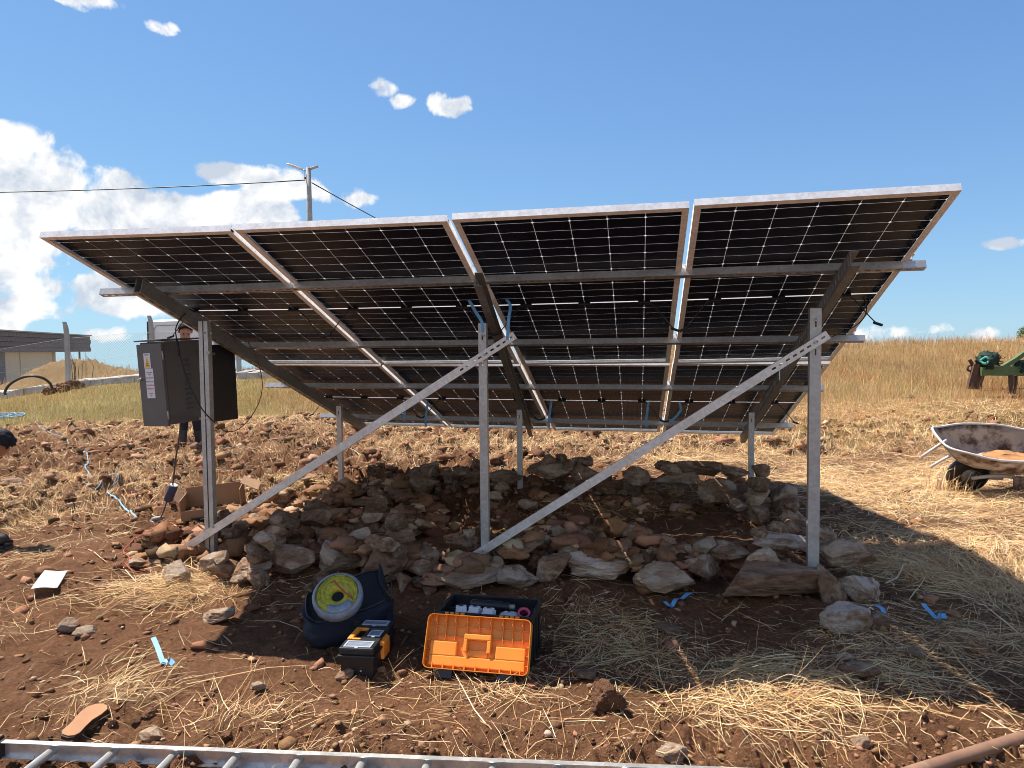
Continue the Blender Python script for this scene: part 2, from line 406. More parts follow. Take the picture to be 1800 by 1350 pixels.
# ------------------------------------------------------------------ ground sheet
def make_ground_material():
    m, t, b = new_mat('soil')
    at_ = t.nodes.new('ShaderNodeAttribute'); at_.attribute_name = 'Col'
    sp = t.nodes.new('ShaderNodeSeparateColor'); tlink(t, at_.outputs['Color'], sp.inputs[0])
    n1 = noise_node(t, 1.3, 6, .6); n2 = noise_node(t, 9.0, 7, .65); n3 = noise_node(t, 55.0, 5, .7)
    soil = ramp_node(t, n2, [(.25, (.095, .042, .021)), (.48, (.225, .108, .055)), (.72, (.36, .190, .105))])
    dusty = ramp_node(t, n3, [(.35, (.13, .060, .031)), (.65, (.42, .235, .135))])
    c = mix_col(t, .42, soil, dusty)
    tone = ramp_node(t, n1, [(.3, (.78, .74, .72)), (.7, (1.18, 1.12, 1.06))])
    c = mix_col(t, 1.0, c, tone, 'MULTIPLY')
    sn = noise_node(t, 80.0, 4, .7, loc=(5, 2, 0))
    straw = ramp_node(t, sn, [(.3, (.24, .13, .068)), (.55, (.52, .335, .185)), (.75, (.76, .55, .34))])
    f = t.nodes.new('ShaderNodeMath'); f.operation = 'MULTIPLY_ADD'; tlink(t, sp.outputs[0], f.inputs[0]); f.inputs[1].default_value = .95
    mm = t.nodes.new('ShaderNodeMath'); mm.operation = 'MULTIPLY_ADD'; tlink(t, n3, mm.inputs[0]); mm.inputs[1].default_value = .8; mm.inputs[2].default_value = -.45
    tlink(t, mm.outputs[0], f.inputs[2]); f.use_clamp = True
    c = mix_col(t, f.outputs[0], c, straw)
    field = ramp_node(t, noise_node(t, 2.5, 7, .7), [(.3, (.20, .135, .05)), (.55, (.30, .20, .075)), (.75, (.38, .24, .10))])
    c = mix_col(t, sp.outputs[1], c, field)
    grn = mix_col(t, .5, field, (.13, .15, .045))
    c = mix_col(t, sp.outputs[2], c, grn)
    tlink(t, c, b.inputs['Base Color']); b.inputs['Roughness'].default_value = .95; b.inputs['Specular IOR Level'].default_value = .12
    h = t.nodes.new('ShaderNodeMath'); h.operation = 'ADD'; tlink(t, n3, h.inputs[0]); tlink(t, noise_node(t, 190.0, 4, .7), h.inputs[1])
    bump_node(t, b, h.outputs[0], 1.0, .03)
    return m
M_SOIL = make_ground_material()
def build_ground():
    dense = np.linspace(-50, 50, 680); coarse = np.linspace(50, 310, 76)[1:-1]
    ang = np.radians(np.concatenate([dense, coarse]))
    r = np.concatenate([np.geomspace(.06, 1.1, 14)[:-1], np.geomspace(1.1, 3.4, 270)[:-1], np.geomspace(3.4, 16, 340)[:-1], np.geomspace(16, 60, 110)[:-1], np.geomspace(60, 7000, 50)])
    A_, R_ = np.meshgrid(ang, r)
    X, Y = R_ * np.sin(A_), R_ * np.cos(A_)
    x, y = X.ravel(), Y.ravel()
    z = ground_z(x, y)
    na, nr = len(ang), len(r)
    v = np.stack([x, y, z], 1)
    i = np.arange(nr - 1)[:, None] * na; j = np.arange(na)[None]; j2 = (j + 1) % na
    f = np.stack([(i + j), (i + j2), (i + na + j2), (i + na + j)], -1).reshape(-1, 4)
    f = f[:, ::-1]
    g = grass_map(x, y); s = straw_map(x, y)
    col = np.stack([np.clip(s, 0, 1), g * .9, green_map(x, y) * g * .7], 1)
    me = np_mesh('ground', v, f, M_SOIL, col, smooth=True)
    o = link('ground', me, None); tag(o, 'brown stony soil with scattered straw rising to a dry grass hill', kind='structure')
    return o
build_ground()

# ------------------------------------------------------------------ straw, grass, clods (uncountable)
def make_veg_material(name, trans=.25):
    m, t, b = new_mat(name)
    a = t.nodes.new('ShaderNodeAttribute'); a.attribute_name = 'Col'
    tlink(t, a.outputs['Color'], b.inputs['Base Color']); b.inputs['Roughness'].default_value = .7; b.inputs['Specular IOR Level'].default_value = .25
    tr = t.nodes.new('ShaderNodeBsdfTranslucent'); tlink(t, a.outputs['Color'], tr.inputs[0])
    mx_ = t.nodes.new('ShaderNodeMixShader'); mx_.inputs[0].default_value = trans
    out = t.nodes['Material Output']; tlink(t, b.outputs[0], mx_.inputs[1]); tlink(t, tr.outputs[0], mx_.inputs[2]); tlink(t, mx_.outputs[0], out.inputs[0])
    return m
M_STRAW = make_veg_material('straw_blades'); M_GRASS = make_veg_material('grass_blades', .3)
def ribbon_mesh(name, P, Wv, width, col, mat):
    """P (n,k,3) centre lines, Wv (n,k,3) unit width vectors, width (n,k)"""
    n, k, _ = P.shape
    L_ = P - Wv * width[..., None] * .5; R_ = P + Wv * width[..., None] * .5
    v = np.stack([L_, R_], 2).reshape(-1, 3)
    base = (np.arange(n) * k * 2)[:, None, None]; seg = (np.arange(k - 1) * 2)[None, :, None]
    f = (base + seg + np.array([0, 1, 3, 2])[None, None]).reshape(-1, 4)
    c = np.repeat(col, k * 2, axis=0)
    return np_mesh(name, v, f, mat, c)
def scatter(dens_fn, n, ysamp, amax):
    out_x, out_y = [], []; tot = 0
    while tot < n:
        m = n * 3
        y = ysamp(RNG.random(m)); x = np.tan(RNG.uniform(-amax, amax, m)) * y
        keep = RNG.random(m) < dens_fn(x, y)
        out_x.append(x[keep]); out_y.append(y[keep]); tot += int(keep.sum())
    return np.concatenate(out_x)[:n], np.concatenate(out_y)[:n]
STRAW_COLS = np.array([(.86, .60, .31), (.76, .49, .23), (.90, .69, .42), (.58, .34, .16), (.84, .60, .35), (.60, .37, .17)])
def pick_cols(n, cols, jit=.16, w=None):
    c = cols[RNG.choice(len(cols), n, p=w)]
    return np.clip(c * (1 + RNG.normal(0, jit, (n, 1))) * (1 + RNG.normal(0, .05, (n, 3))), .01, .9)
# clumps give the laid-over look: a local direction field
def dir_field(x, y):
    return 6.283 * 1.6 * fbm2(x * 1.1, y * 1.1, 2, 91)
def build_straw():
    n = 88000
    x, y = scatter(lambda a, b: straw_map(a, b) * .92 + .012, n, lambda u: 1.7 * (13.5 / 1.7) ** (u ** .85), .80)
    # drop straws under the feet of boxes etc. is unnecessary: they lie under
    # most stalks belong to matted tufts that share an origin and a lay
    nt = n // 22; tuft = RNG.integers(0, nt, n); tx, ty = x[:nt].copy(), y[:nt].copy(); tdir = dir_field(tx, ty) + RNG.normal(0, .8, nt)
    inm = RNG.random(n) < .72
    spread = .035 + .022 * ty[tuft]
    x = np.where(inm, tx[tuft] + RNG.normal(0, 1, n) * spread, x); y = np.where(inm, ty[tuft] + RNG.normal(0, 1, n) * spread, y)
    th = np.where(inm, tdir[tuft] + RNG.normal(0, .42, n), dir_field(x, y) + RNG.normal(0, .9, n))
    ln = RNG.gamma(3.5, .042, n) * (1 + .03 * y); ln = np.clip(ln, .05, .5); lg = RNG.random(n) < .012; ln = np.where(lg, RNG.uniform(.35, .75, n), ln)
    k = 4; tt = np.linspace(0, 1, k)[None]
    bend = RNG.normal(0, .5, (n, 1)) * tt
    px_ = x[:, None] + np.cumsum(np.cos(th[:, None] + bend), 1) * ln[:, None] / k
    py_ = y[:, None] + np.cumsum(np.sin(th[:, None] + bend), 1) * ln[:, None] / k
    gz_ = ground_z(px_.ravel(), py_.ravel()).reshape(n, k)
    lift = RNG.gamma(1.6, .009, (n, 1)) * (.4 + straw_map(x, y)[:, None] * 1.4)
    tip = np.where(RNG.random((n, 1)) < .07, RNG.gamma(2, .03, (n, 1)), RNG.gamma(1.2, .008, (n, 1)))
    z = gz_ + .004 + lift * (.6 + .4 * np.sin(3.14 * tt)) + tip * tt ** 1.5
    P = np.stack([px_, py_, z], -1)
    roll = RNG.uniform(-1, 1, (n, 1))
    Wv = np.stack([-np.sin(th)[:, None] * np.ones((1, k)), np.cos(th)[:, None] * np.ones((1, k)), roll * np.ones((1, k))], -1)
    Wv /= np.linalg.norm(Wv, axis=-1, keepdims=True)
    w = (RNG.uniform(.0007, .0021, n) * (1 + .16 * y) * np.where(lg, 1.9, 1.0))[:, None] * np.array([1, 1, .85, .4])[None]
    o = link('straw', ribbon_mesh('straw', P, Wv, w, pick_cols(n, STRAW_COLS), M_STRAW), None)
    tag(o, 'loose pale straw strewn over the brown soil', 'straw', kind='stuff')
def build_grass():
    n = 112000
    x, y = scatter(lambda a, b: grass_map(a, b), n, lambda u: 9.0 * (31.0 / 9.0) ** (u ** 1.0), .82)
    xr = x / y
    cl = fbm2(x * 2.2, y * 2.2, 3, 101)
    hgt = RNG.uniform(.12, .40, n) * (.25 + 1.4 * cl) * np.where(RNG.random(n) < .02, 1.7, 1.0) * np.where(xr < -.2, .6, 1.0)
    hgt *= .45 + .35 * sstep(10, 15, y)
    th = RNG.uniform(0, 6.283, n); lean = RNG.gamma(2.2, .18, n) + .7 * sstep(14, 10, y)
    k = 3; tt = np.linspace(0, 1, k)[None]
    hx = np.cos(th)[:, None] * (hgt * np.sin(np.clip(lean, 0, 1.35)))[:, None] * tt ** 1.6
    hy = np.sin(th)[:, None] * (hgt * np.sin(np.clip(lean, 0, 1.35)))[:, None] * tt ** 1.6
    z0 = ground_z(x, y) - .01
    z = z0[:, None] + (hgt * np.cos(np.clip(lean, 0, 1.35) * .8))[:, None] * tt
    P = np.stack([x[:, None] + hx, y[:, None] + hy, z], -1)
    wa = RNG.uniform(0, 6.283, n)
    Wv = np.repeat(np.stack([np.cos(wa), np.sin(wa) * .5, np.zeros(n)], -1)[:, None], k, 1)
    w = (RNG.uniform(.003, .007, n) * (.5 + .055 * y))[:, None] * np.array([.9, 1.0, .35])[None]
    gold = np.array([(.72, .46, .23), (.64, .38, .18), (.78, .54, .31), (.54, .29, .15), (.66, .44, .23), (.50, .36, .17)])
    grn = np.array([(.52, .43, .18), (.42, .37, .13), (.66, .50, .25), (.72, .56, .31), (.33, .32, .11)])
    pt_ = fbm2(x * .28, y * .28, 3, 111); pf_ = fbm2(x * 1.1, y * 1.1, 3, 113)
    g = np.clip(green_map(x, y) + .22 * sstep(.56, .70, pf_), 0, 1); c = np.where((RNG.random(n) < g)[:, None], pick_cols(n, grn), pick_cols(n, gold))
    c = c * (.62 + .75 * pt_)[:, None] * (.7 + .6 * pf_)[:, None] * np.array([1.0, .97, .93]) ; red = sstep(.5, .68, fbm2(x * .5, y * .5, 3, 117))[:, None]; c = np.clip(c * (1 - red * np.array([.0, .16, .22])), .01, .9)
    o = link('dry_grass', ribbon_mesh('dry_grass', P, Wv, w, c, M_GRASS), None)
    tag(o, 'standing dry golden grass covering the hillside and field', 'grass', kind='stuff')
build_straw(); build_grass()

# ------------------------------------------------------------------ rocks
def make_rock_material(name, dark, mid, pale, pale_at=.58, dirt=.5):
    m, t, b = new_mat(name)
    rnd = obj_random(t)
    c0 = t.nodes.new('ShaderNodeTexCoord'); add = t.nodes.new('ShaderNodeVectorMath'); add.operation = 'ADD'
    sc_ = t.nodes.new('ShaderNodeMath'); sc_.operation = 'MULTIPLY'; tlink(t, rnd, sc_.inputs[0]); sc_.inputs[1].default_value = 37.0
    tlink(t, c0.outputs['Object'], add.inputs[0]); tlink(t, sc_.outputs[0], add.inputs[1])
    def nn(scale, d=6, r=.65):
        n = t.nodes.new('ShaderNodeTexNoise'); n.inputs['Scale'].default_value = scale; n.inputs['Detail'].default_value = d; n.inputs['Roughness'].default_value = r
        tlink(t, add.outputs[0], n.inputs['Vector']); return n.outputs['Fac']
    big, midn, fine = nn(1.6), nn(5.0), nn(22.0, 5, .7)
    col = ramp_node(t, midn, [(.28, dark), (.55, mid), (.8, tuple(c * 1.25 for c in mid))])
    pf = ramp_node(t, big, [(pale_at - .05, (0, 0, 0)), (pale_at + .07, (1, 1, 1))])
    pcol = ramp_node(t, fine, [(.3, tuple(c * .7 for c in pale)), (.7, pale)])
    col = mix_col(t, pf, col, pcol)
    speck = ramp_node(t, fine, [(.62, (0, 0, 0)), (.70, (1, 1, 1))])
    mk = t.nodes.new('ShaderNodeMath'); mk.operation = 'MULTIPLY'; tlink(t, speck, mk.inputs[0]); mk.inputs[1].default_value = .45
    col = mix_col(t, mk.outputs[0], col, tuple(min(.6, c * 1.15) for c in pale))
    val = t.nodes.new('ShaderNodeMapRange'); val.inputs[3].default_value = .72; val.inputs[4].default_value = 1.22; tlink(t, rnd, val.inputs[0])
    hsv = t.nodes.new('ShaderNodeHueSaturation'); tlink(t, col, hsv.inputs['Color']); tlink(t, val.outputs[0], hsv.inputs['Value'])
    tlink(t, hsv.outputs[0], b.inputs['Base Color']); b.inputs['Roughness'].default_value = .9; b.inputs['Specular IOR Level'].default_value = .2
    hh = t.nodes.new('ShaderNodeMath'); hh.operation = 'MULTIPLY_ADD'; tlink(t, fine, hh.inputs[0]); hh.inputs[1].default_value = .5; tlink(t, midn, hh.inputs[2])
    bump_node(t, b, hh.outputs[0], .9, .03)
    return m
M_ROCK = make_rock_material('rock_brown', (.12, .062, .036), (.31, .185, .115), (.56, .42, .30), .55)
M_ROCKP = make_rock_material('rock_pale', (.25, .150, .092), (.47, .325, .215), (.66, .52, .385), .53)
M_ROCKW = make_rock_material('rock_white', (.18, .095, .056), (.35, .212, .132), (.72, .58, .455), .48)
M_CLOD = make_rock_material('clod_soil', (.13, .062, .033), (.27, .138, .076), (.36, .21, .125), .68)
_ico = {}
def ico(sub):
    if sub not in _ico:
        bm = bmesh.new(); bmesh.ops.create_icosphere(bm, subdivisions=sub, radius=1.0)
        v = np.array([q.co[:] for q in bm.verts]); bm.verts.index_update()
        f = np.array([[q.index for q in fc.verts] for fc in bm.faces]); bm.free(); _ico[sub] = (v, f)
    return _ico[sub]
def rock_shape(seed, sub=3, cuts=9, rough=.10, sharp=.97):
    v, f = ico(sub); v = v.copy(); rg = np.random.default_rng(seed)
    for _ in range(cuts):
        d = rg.normal(size=3); d /= np.linalg.norm(d); h = rg.uniform(.40, .78)
        s = v @ d; over = np.clip(s - h, 0, None); v = v - d[None] * (over * sharp)[:, None]
    o = rg.uniform(0, 50, 3)
    a = vnoise3(v[:, 0] * 1.7 + o[0], v[:, 1] * 1.7 + o[1], v[:, 2] * 1.7 + o[2], seed) - .5
    b = vnoise3(v[:, 0] * 4.5 + o[0], v[:, 1] * 4.5 + o[1], v[:, 2] * 4.5 + o[2], seed + 1) - .5
    c = vnoise3(v[:, 0] * 11 + o[0], v[:, 1] * 11 + o[1], v[:, 2] * 11 + o[2], seed + 2) - .5 + .6 * (vnoise3(v[:, 0] * 23 + o[0], v[:, 1] * 23 + o[1], v[:, 2] * 23 + o[2], seed + 3) - .5)
    e = np.abs(2 * vnoise3(v[:, 0] * 2.6 + o[1], v[:, 1] * 2.6 + o[2], v[:, 2] * 2.6 + o[0], seed + 5) - 1)
    r = 1 + rough * (1.3 * a + 1.0 * b + .65 * c - .9 * np.clip(.22 - e, 0, 1) * 2.2)
    v = v * r[:, None]
    lo, hi = v.min(0), v.max(0); v = (v - (lo + hi) / 2) / (hi - lo)     # unit bounding box
    return v, f
def rock_mesh(name, seed, mat, **kw):
    v, f = rock_shape(seed, **kw); return np_mesh(name, v, f, mat, smooth=True)
PROTO = [rock_mesh('rock', 100 + i, M_ROCK if i % 4 else M_ROCKP, sub=5, cuts=12, rough=.10) for i in range(12)]
PROTO_C = [rock_mesh('clod', 300 + i, M_CLOD, sub=5, cuts=7, rough=.30) for i in range(5)]

# height map that lets loose rocks pile up
HX0, HY0, HS = -3.6, 3.2, .02
HNX, HNY = 360, 240
_gx, _gy = np.meshgrid(HX0 + np.arange(HNX) * HS, HY0 + np.arange(HNY) * HS)
HM = ground_z(_gx.ravel(), _gy.ravel()).reshape(HNY, HNX)
def raise_hm(x, y, rx, ry, top):
    m = ((_gx - x) / rx) ** 2 + ((_gy - y) / ry) ** 2 < 1
    q = np.sqrt(np.clip(1 - (((_gx - x) / rx) ** 2 + ((_gy - y) / ry) ** 2), 0, 1))
    HM[m] = np.maximum(HM[m], (top - .35 * (1 - q) * (rx + ry))[m])
def hm_at(x, y, rx, ry):
    m = ((_gx - x) / rx) ** 2 + ((_gy - y) / ry) ** 2 < 1
    return float(np.percentile(HM[m], 55)) if m.any() else gz(x, y)
N_ROCK = [0]
def place_rock(me, x, y, z, sx, sy, sz, rot, label, group=None, cat='rock', name='rock'):
    o = link(name, me, None); o.location = (x, y, z); o.scale = (sx, sy, sz); o.rotation_euler = rot
    tag(o, label, cat, group); N_ROCK[0] += 1
    return o
# --- named rocks of the ring, measured in the photograph: x0,y0,x1,y1, depth shift (None = stands on soil), material, label
def post_depth(px): return 4.64 - .56 * (px - 372) / 1058.0
HERO = [
 (288, 986, 335, 1034, None, 'P', 'blocky tan rock in the sun, nearest to the red wire loop'),
 (314, 963, 372, 990, None, 'P', 'long flat sunlit tan rock beside the foot of the left post'),
 (254, 972, 296, 1000, None, 'B', 'sunlit brown rock at the far left tip of the stone ring'),
 (290, 970, 315, 1004, None, 'B', 'upright brown rock squeezed between two sunlit rocks'),
 (226, 980, 258, 1004, None, 'B', 'small brown rock inside the red wire loop'),
 (352, 971, 398, 1008, None, 'P', 'slanted pale rock leaning right, below the left post'),
 (368, 985, 412, 1022, None, 'B', 'half shaded knobbly rock at the edge of the panel shadow'),
 (408, 978, 480, 1030, None, 'B', 'cracked dark rock at the corner of the panel shadow'),
 (462, 957, 550, 1018, None, 'B', 'big dark rounded rock left of the one with white patch'),
 (556, 948, 640, 1018, None, 'W', 'big dark rock with a white patch behind the navy bag'),
 (637, 948, 716, 1036, None, 'B', 'tall rough boulder behind the navy bag'),
 (690, 960, 744, 1002, -.02, 'B', 'mid brown rock resting on the tall rough boulder'),
 (714, 974, 769, 1017, -.06, 'W', 'speckled knobbly rock left of the flat pale slab'),
 (697, 1006, 722, 1044, None, 'B', 'small upright rock below the speckled knobbly rock'),
 (724, 1014, 762, 1037, None, 'B', 'small flat grey rock wedged left of the pale slab'),
 (757, 988, 883, 1038, None, 'P', 'long flat pale slab behind the open toolbox'),
 (866, 995, 944, 1044, None, 'W', 'rusty white triangular rock right of the pale slab'),
 (943, 972, 1000, 1028, None, 'B', 'rounded brown rock between the rusty white rock and broad slab'),
 (1000, 962, 1144, 1030, None, 'W', 'broad slab with a whitish top overhanging a dark gap'),
 (1115, 988, 1223, 1052, None, 'P', 'big grey tan boulder with blue strap at its foot'),
 (1204, 974, 1262, 1034, None, 'W', 'angular white streaked rock left of the longest boulder'),
 (1261, 985, 1448, 1068, None, 'B', 'longest boulder of the ring, brown and pitted with holes'),
 (1434, 992, 1478, 1062, None, 'B', 'narrow upright brown rock at the right end of the longest boulder'),
 (1478, 1006, 1551, 1066, None, 'W', 'white weathered rock at the right corner of the ring'),
 (1441, 1061, 1521, 1116, None, 'W', 'dark reddish rock lying in front of the white corner rock'),
 (1520, 1074, 1562, 1110, None, 'B', 'small rock under the blue strap at the right corner'),
 (1434, 938, 1530, 1004, .18, 'B', 'large brown rock behind the white corner rock'),
 (1314, 930, 1417, 970, .30, 'W', 'flat white topped slab left of the right post'),
 (1316, 962, 1366, 1000, .05, 'P', 'egg shaped grey rock below the flat white slab'),
 (1237, 950, 1315, 986, .15, 'B', 'layered brown rock behind the angular streaked rock'),
 (786, 932, 838, 976, .25, 'B', 'knobbly grey rock left of the middle post foot'),
 (878, 946, 956, 986, .12, 'B', 'broad brown rock right of the middle post foot'),
 (982, 948, 1023, 974, .15, 'P', 'small square tan rock behind the rounded brown rock'),
 (1072, 918, 1120, 945, .55, 'P', 'smooth pale stone among the small rubble of the middle'),
 (1144, 827, 1229, 862, 2.1, 'P', 'long rounded pale boulder in the back row'),
 (1151, 807, 1185, 830, 2.25, 'B', 'dark rock on top of the long rounded boulder'),
 (1184, 806, 1270, 840, 2.25, 'B', 'flat brown rock on the back row right of the dark one'),
 (1231, 840, 1294, 886, 1.9, 'B', 'rounded brown rock left of the right short post'),
 (1095, 817, 1143, 856, 2.05, 'B', 'dark angular rock left of the long rounded boulder'),
 (1284, 874, 1316, 902, 1.7, 'W', 'small white faced rock below the right short post'),
 (1314, 872, 1362, 902, 1.65, 'W', 'pale streaked rock at the foot of the right short post'),
 (1328, 846, 1374, 876, 1.85, 'P', 'tilted tan slab right of the right short post'),
 (1323, 813, 1354, 842, 2.1, 'B', 'brown rock standing behind the right short post'),
 (1270, 816, 1316, 844, 2.1, 'B', 'brown rock in the back row left of the short post'),
 (928, 802, 1006, 850, 2.15, 'B', 'biggest round boulder of the back row'),
 (1000, 812, 1052, 850, 2.1, 'B', 'dark boulder right of the biggest back row boulder'),
 (862, 824, 917, 848, 2.15, 'B', 'flat reddish rock by the middle short post'),
 (815, 825, 852, 844, 2.2, 'B', 'reddish flat rock left of the middle tall post in back row'),
 (783, 818, 828, 842, 2.2, 'B', 'brown rock where the first light streak ends'),
 (868, 844, 895, 868, 1.95, 'P', 'pale egg shaped stone under the middle of the panels'),
 (857, 862, 882, 880, 1.85, 'P', 'pale flat stone just right of the middle tall post'),
 (912, 876, 944, 897, 1.6, 'P', 'lone brown grey stone on the shaded soil'),
 (720, 830, 752, 864, 2.0, 'B', 'pointed rock in the back of the left pile'),
 (1355, 868, 1420, 888, 1.75, 'W', 'white flat slab beside the right post in the back'),
 (358, 1070, 415, 1098, None, 'B', 'flat rock half in sunlight on the bare soil'),
 (100, 1088, 140, 1116, None, 'B', 'larger of two brown stones on the bare soil at left'),
 (133, 1102, 168, 1122, None, 'P', 'smaller tan stone touching another on the bare soil'),
 (440, 1200, 470, 1218, None, 'P', 'tan stone at the front edge of the shadow'),
 (590, 1176, 622, 1200, None, 'B', 'brown stone beside the small toolbox'),
 (245, 1282, 292, 1310, None, 'P', 'tan stone just behind the ladder'),
 (1005, 1178, 1050, 1200, None, 'B', 'shaded stone right of the orange lid'),
 (1150, 1310, 1205, 1350, None, 'P', 'pale stone at the bottom edge right of the ladder'),
 (1500, 1296, 1530, 1325, None, 'P', 'yellowish pointed stone near the bottom right'),
 (1700, 1325, 1752, 1350, None, 'P', 'pale stone under the brown pipe'),
 (5, 838, 46, 858, None, 'B', 'broad brown rock on the tilled soil at the left edge'),
 (1470, 1148, 1500, 1166, None, 'P', 'tan stone on the light streak at right'),
 (1478, 1165, 1540, 1196, None, 'B', 'pair sized grey stone below the light streak'),
 (1590, 1140, 1622, 1162, None, 'P', 'small grey stone in the shade at right'),
 (1150, 1100, 1195, 1120, None, 'B', 'grey brown stone in the shaded grass'),
]
MATK = {'B': M_ROCK, 'P': M_ROCKP, 'W': M_ROCKW}
for i, (x0, y0, x1, y1, dsh, mk, lab) in enumerate(HERO):
    xc = (x0 + x1) / 2
    if dsh is None:
        g = on_ground(xc, y1); d0 = g.y
    else:
        d0 = post_depth(xc) + dsh - .1
    sx = (x1 - x0) * d0 / F_PX; h = (y1 - y0) * d0 / F_PX
    sy = min(max(.75 * sx, .8 * h), 1.1 * h + .08, .55)
    sz = max(.72 * h, (h - .22 * sy) / .95) * 1.12
    d = d0 + sy * .42
    c = at(xc, (y0 + y1) / 2, d)
    z = c.z
    if dsh is None: z = bz(c.x, c.y) + sz * .45
    me = rock_mesh('rock', 500 + i, MATK[mk], sub=5 if sx > .16 else 4, cuts=13, rough=.11)
    rg = random.Random(i)
    place_rock(me, c.x, c.y, z, sx * 1.13, sy * 1.1, sz, (rg.uniform(-.12, .12), rg.uniform(-.1, .1), rg.uniform(-.12, .12)), lab)
    raise_hm(c.x, c.y, sx * .5, sy * .5, z + sz * .42)
# the long boulder's neighbours stay put; loose rubble fills the ring
FILL = [  # polygon in world xy as (cx, cy, rx, ry, angle), count, size range, label, group
    ((-1.45, 5.65, .80, .95, .1), 96, (.085, .21), 'the rock heap between the left posts', 'rocks heaped between the left posts'),
    ((-2.0, 5.1, .55, .42, .3), 44, (.07, .17), 'the sunlit heap beside the cardboard box', 'sunlit rocks beside the cardboard box'),
    ((.80, 4.60, .90, .28, -.16), 66, (.075, .16), 'the rubble behind the front boulders', 'rubble behind the front boulders'),
    ((-.55, 4.55, .50, .26, -.1), 26, (.08, .16), 'the rocks behind the pale slab', 'rocks around the middle post foot'),
    ((-.75, 6.85, .70, .22, -.05), 20, (.11, .22), 'the left back row', 'rocks of the back row left half'),
    ((1.1, 6.45, 1.1, .18, -.1), 20, (.10, .20), 'the right back row', 'rocks of the back row right half'),
    ((2.05, 5.4, .20, .65, .05), 16, (.10, .24), 'the right side of the ring', 'rocks along the right side of the ring'),
    ((-1.2, 4.25, .75, .10, -.1), 12, (.07, .13), 'the dark front row by the bag', 'small rocks wedged in the front row'),
]
fi = 0
for (cx, cy, rx, ry, an), cnt, (s0, s1), lab, grp in FILL:
    for _ in range(cnt):
        a = random.uniform(0, 6.283); q = math.sqrt(random.random())
        lx, ly = math.cos(a) * rx * q, math.sin(a) * ry * q
        x, y = cx + lx * math.cos(an) - ly * math.sin(an), cy + lx * math.sin(an) + ly * math.cos(an)
        s = random.uniform(s0, s1) ** 1.0 * random.choice((.8, 1, 1, 1.2))
        sx, sy, sz = s * random.uniform(.85, 1.3), s * random.uniform(.8, 1.1), s * random.uniform(.6, .9)
        z0 = min(hm_at(x, y, sx * .45, sy * .45), bz(x, y) + .34)
        z = z0 + sz * .30
        size_ = 'small' if s < s0 + (s1 - s0) * .4 else ('large' if s > s0 + (s1 - s0) * .85 else 'medium')
        ang_ = math.atan2(ly / ry, lx / rx); pos_ = 'in the middle' if q < .45 else ['at the right end', 'at the back right', 'at the back', 'at the back left', 'at the left end', 'at the front left', 'at the front', 'at the front right'][int(round(ang_ / (math.pi / 4))) % 8]
        tone_ = 'pale ' if fi % 4 == 0 else 'brown '
        lab_i = size_ + ' ' + tone_ + 'rock ' + pos_ + ' of ' + lab
        place_rock(PROTO[fi % 12], x, y, z, sx, sy, sz, (random.uniform(-.3, .3), random.uniform(-.3, .3), random.uniform(0, 6.28)), lab_i, grp)
        raise_hm(x, y, sx * .5, sy * .5, z + sz * .45); fi += 1
# round soil clod in front
c = on_ground(1070, 1258)
place_rock(PROTO_C[0], c.x, c.y + .05, c.z + .055, .155, .15, .14, (.1, .1, .4), 'round crumbly soil clod half in the sunlight', None, 'clod', 'soil_clod')
# scattered clods on the tilled ground, the largest ones as things
for i in range(46):
    while True:
        px, py = random.uniform(0, 700), random.uniform(770, 900)
        if i >= 26: px, py = random.uniform(1440, 1790), random.uniform(880, 1000)
        if i >= 38: px, py = random.uniform(20, 1500), random.uniform(1225, 1300)
        c = on_ground(px, py)
        if not (-2.4 < c.x < 2.3 and 3.9 < c.y < 7.2): break
    s = random.uniform(.05, .11) * (1.15 if i < 26 else .55)
    lab, grp = (('brown clod on the tilled soil left of the panels', 'clods on the tilled soil') if i < 26 else
                ('soil clod among the straw right of the panels', 'clods among the straw at right') if i < 38 else ('small soil clod near the ladder in front', 'clods in the foreground'))
    place_rock(PROTO_C[i % 5], c.x, c.y, gz(c.x, c.y) + s * .2, s * random.uniform(.9, 1.5), s, s * random.uniform(.6, .9), (random.uniform(-.3, .3), random.uniform(-.3, .3), random.uniform(0, 6.28)), lab, grp, 'clod', 'soil_clod')
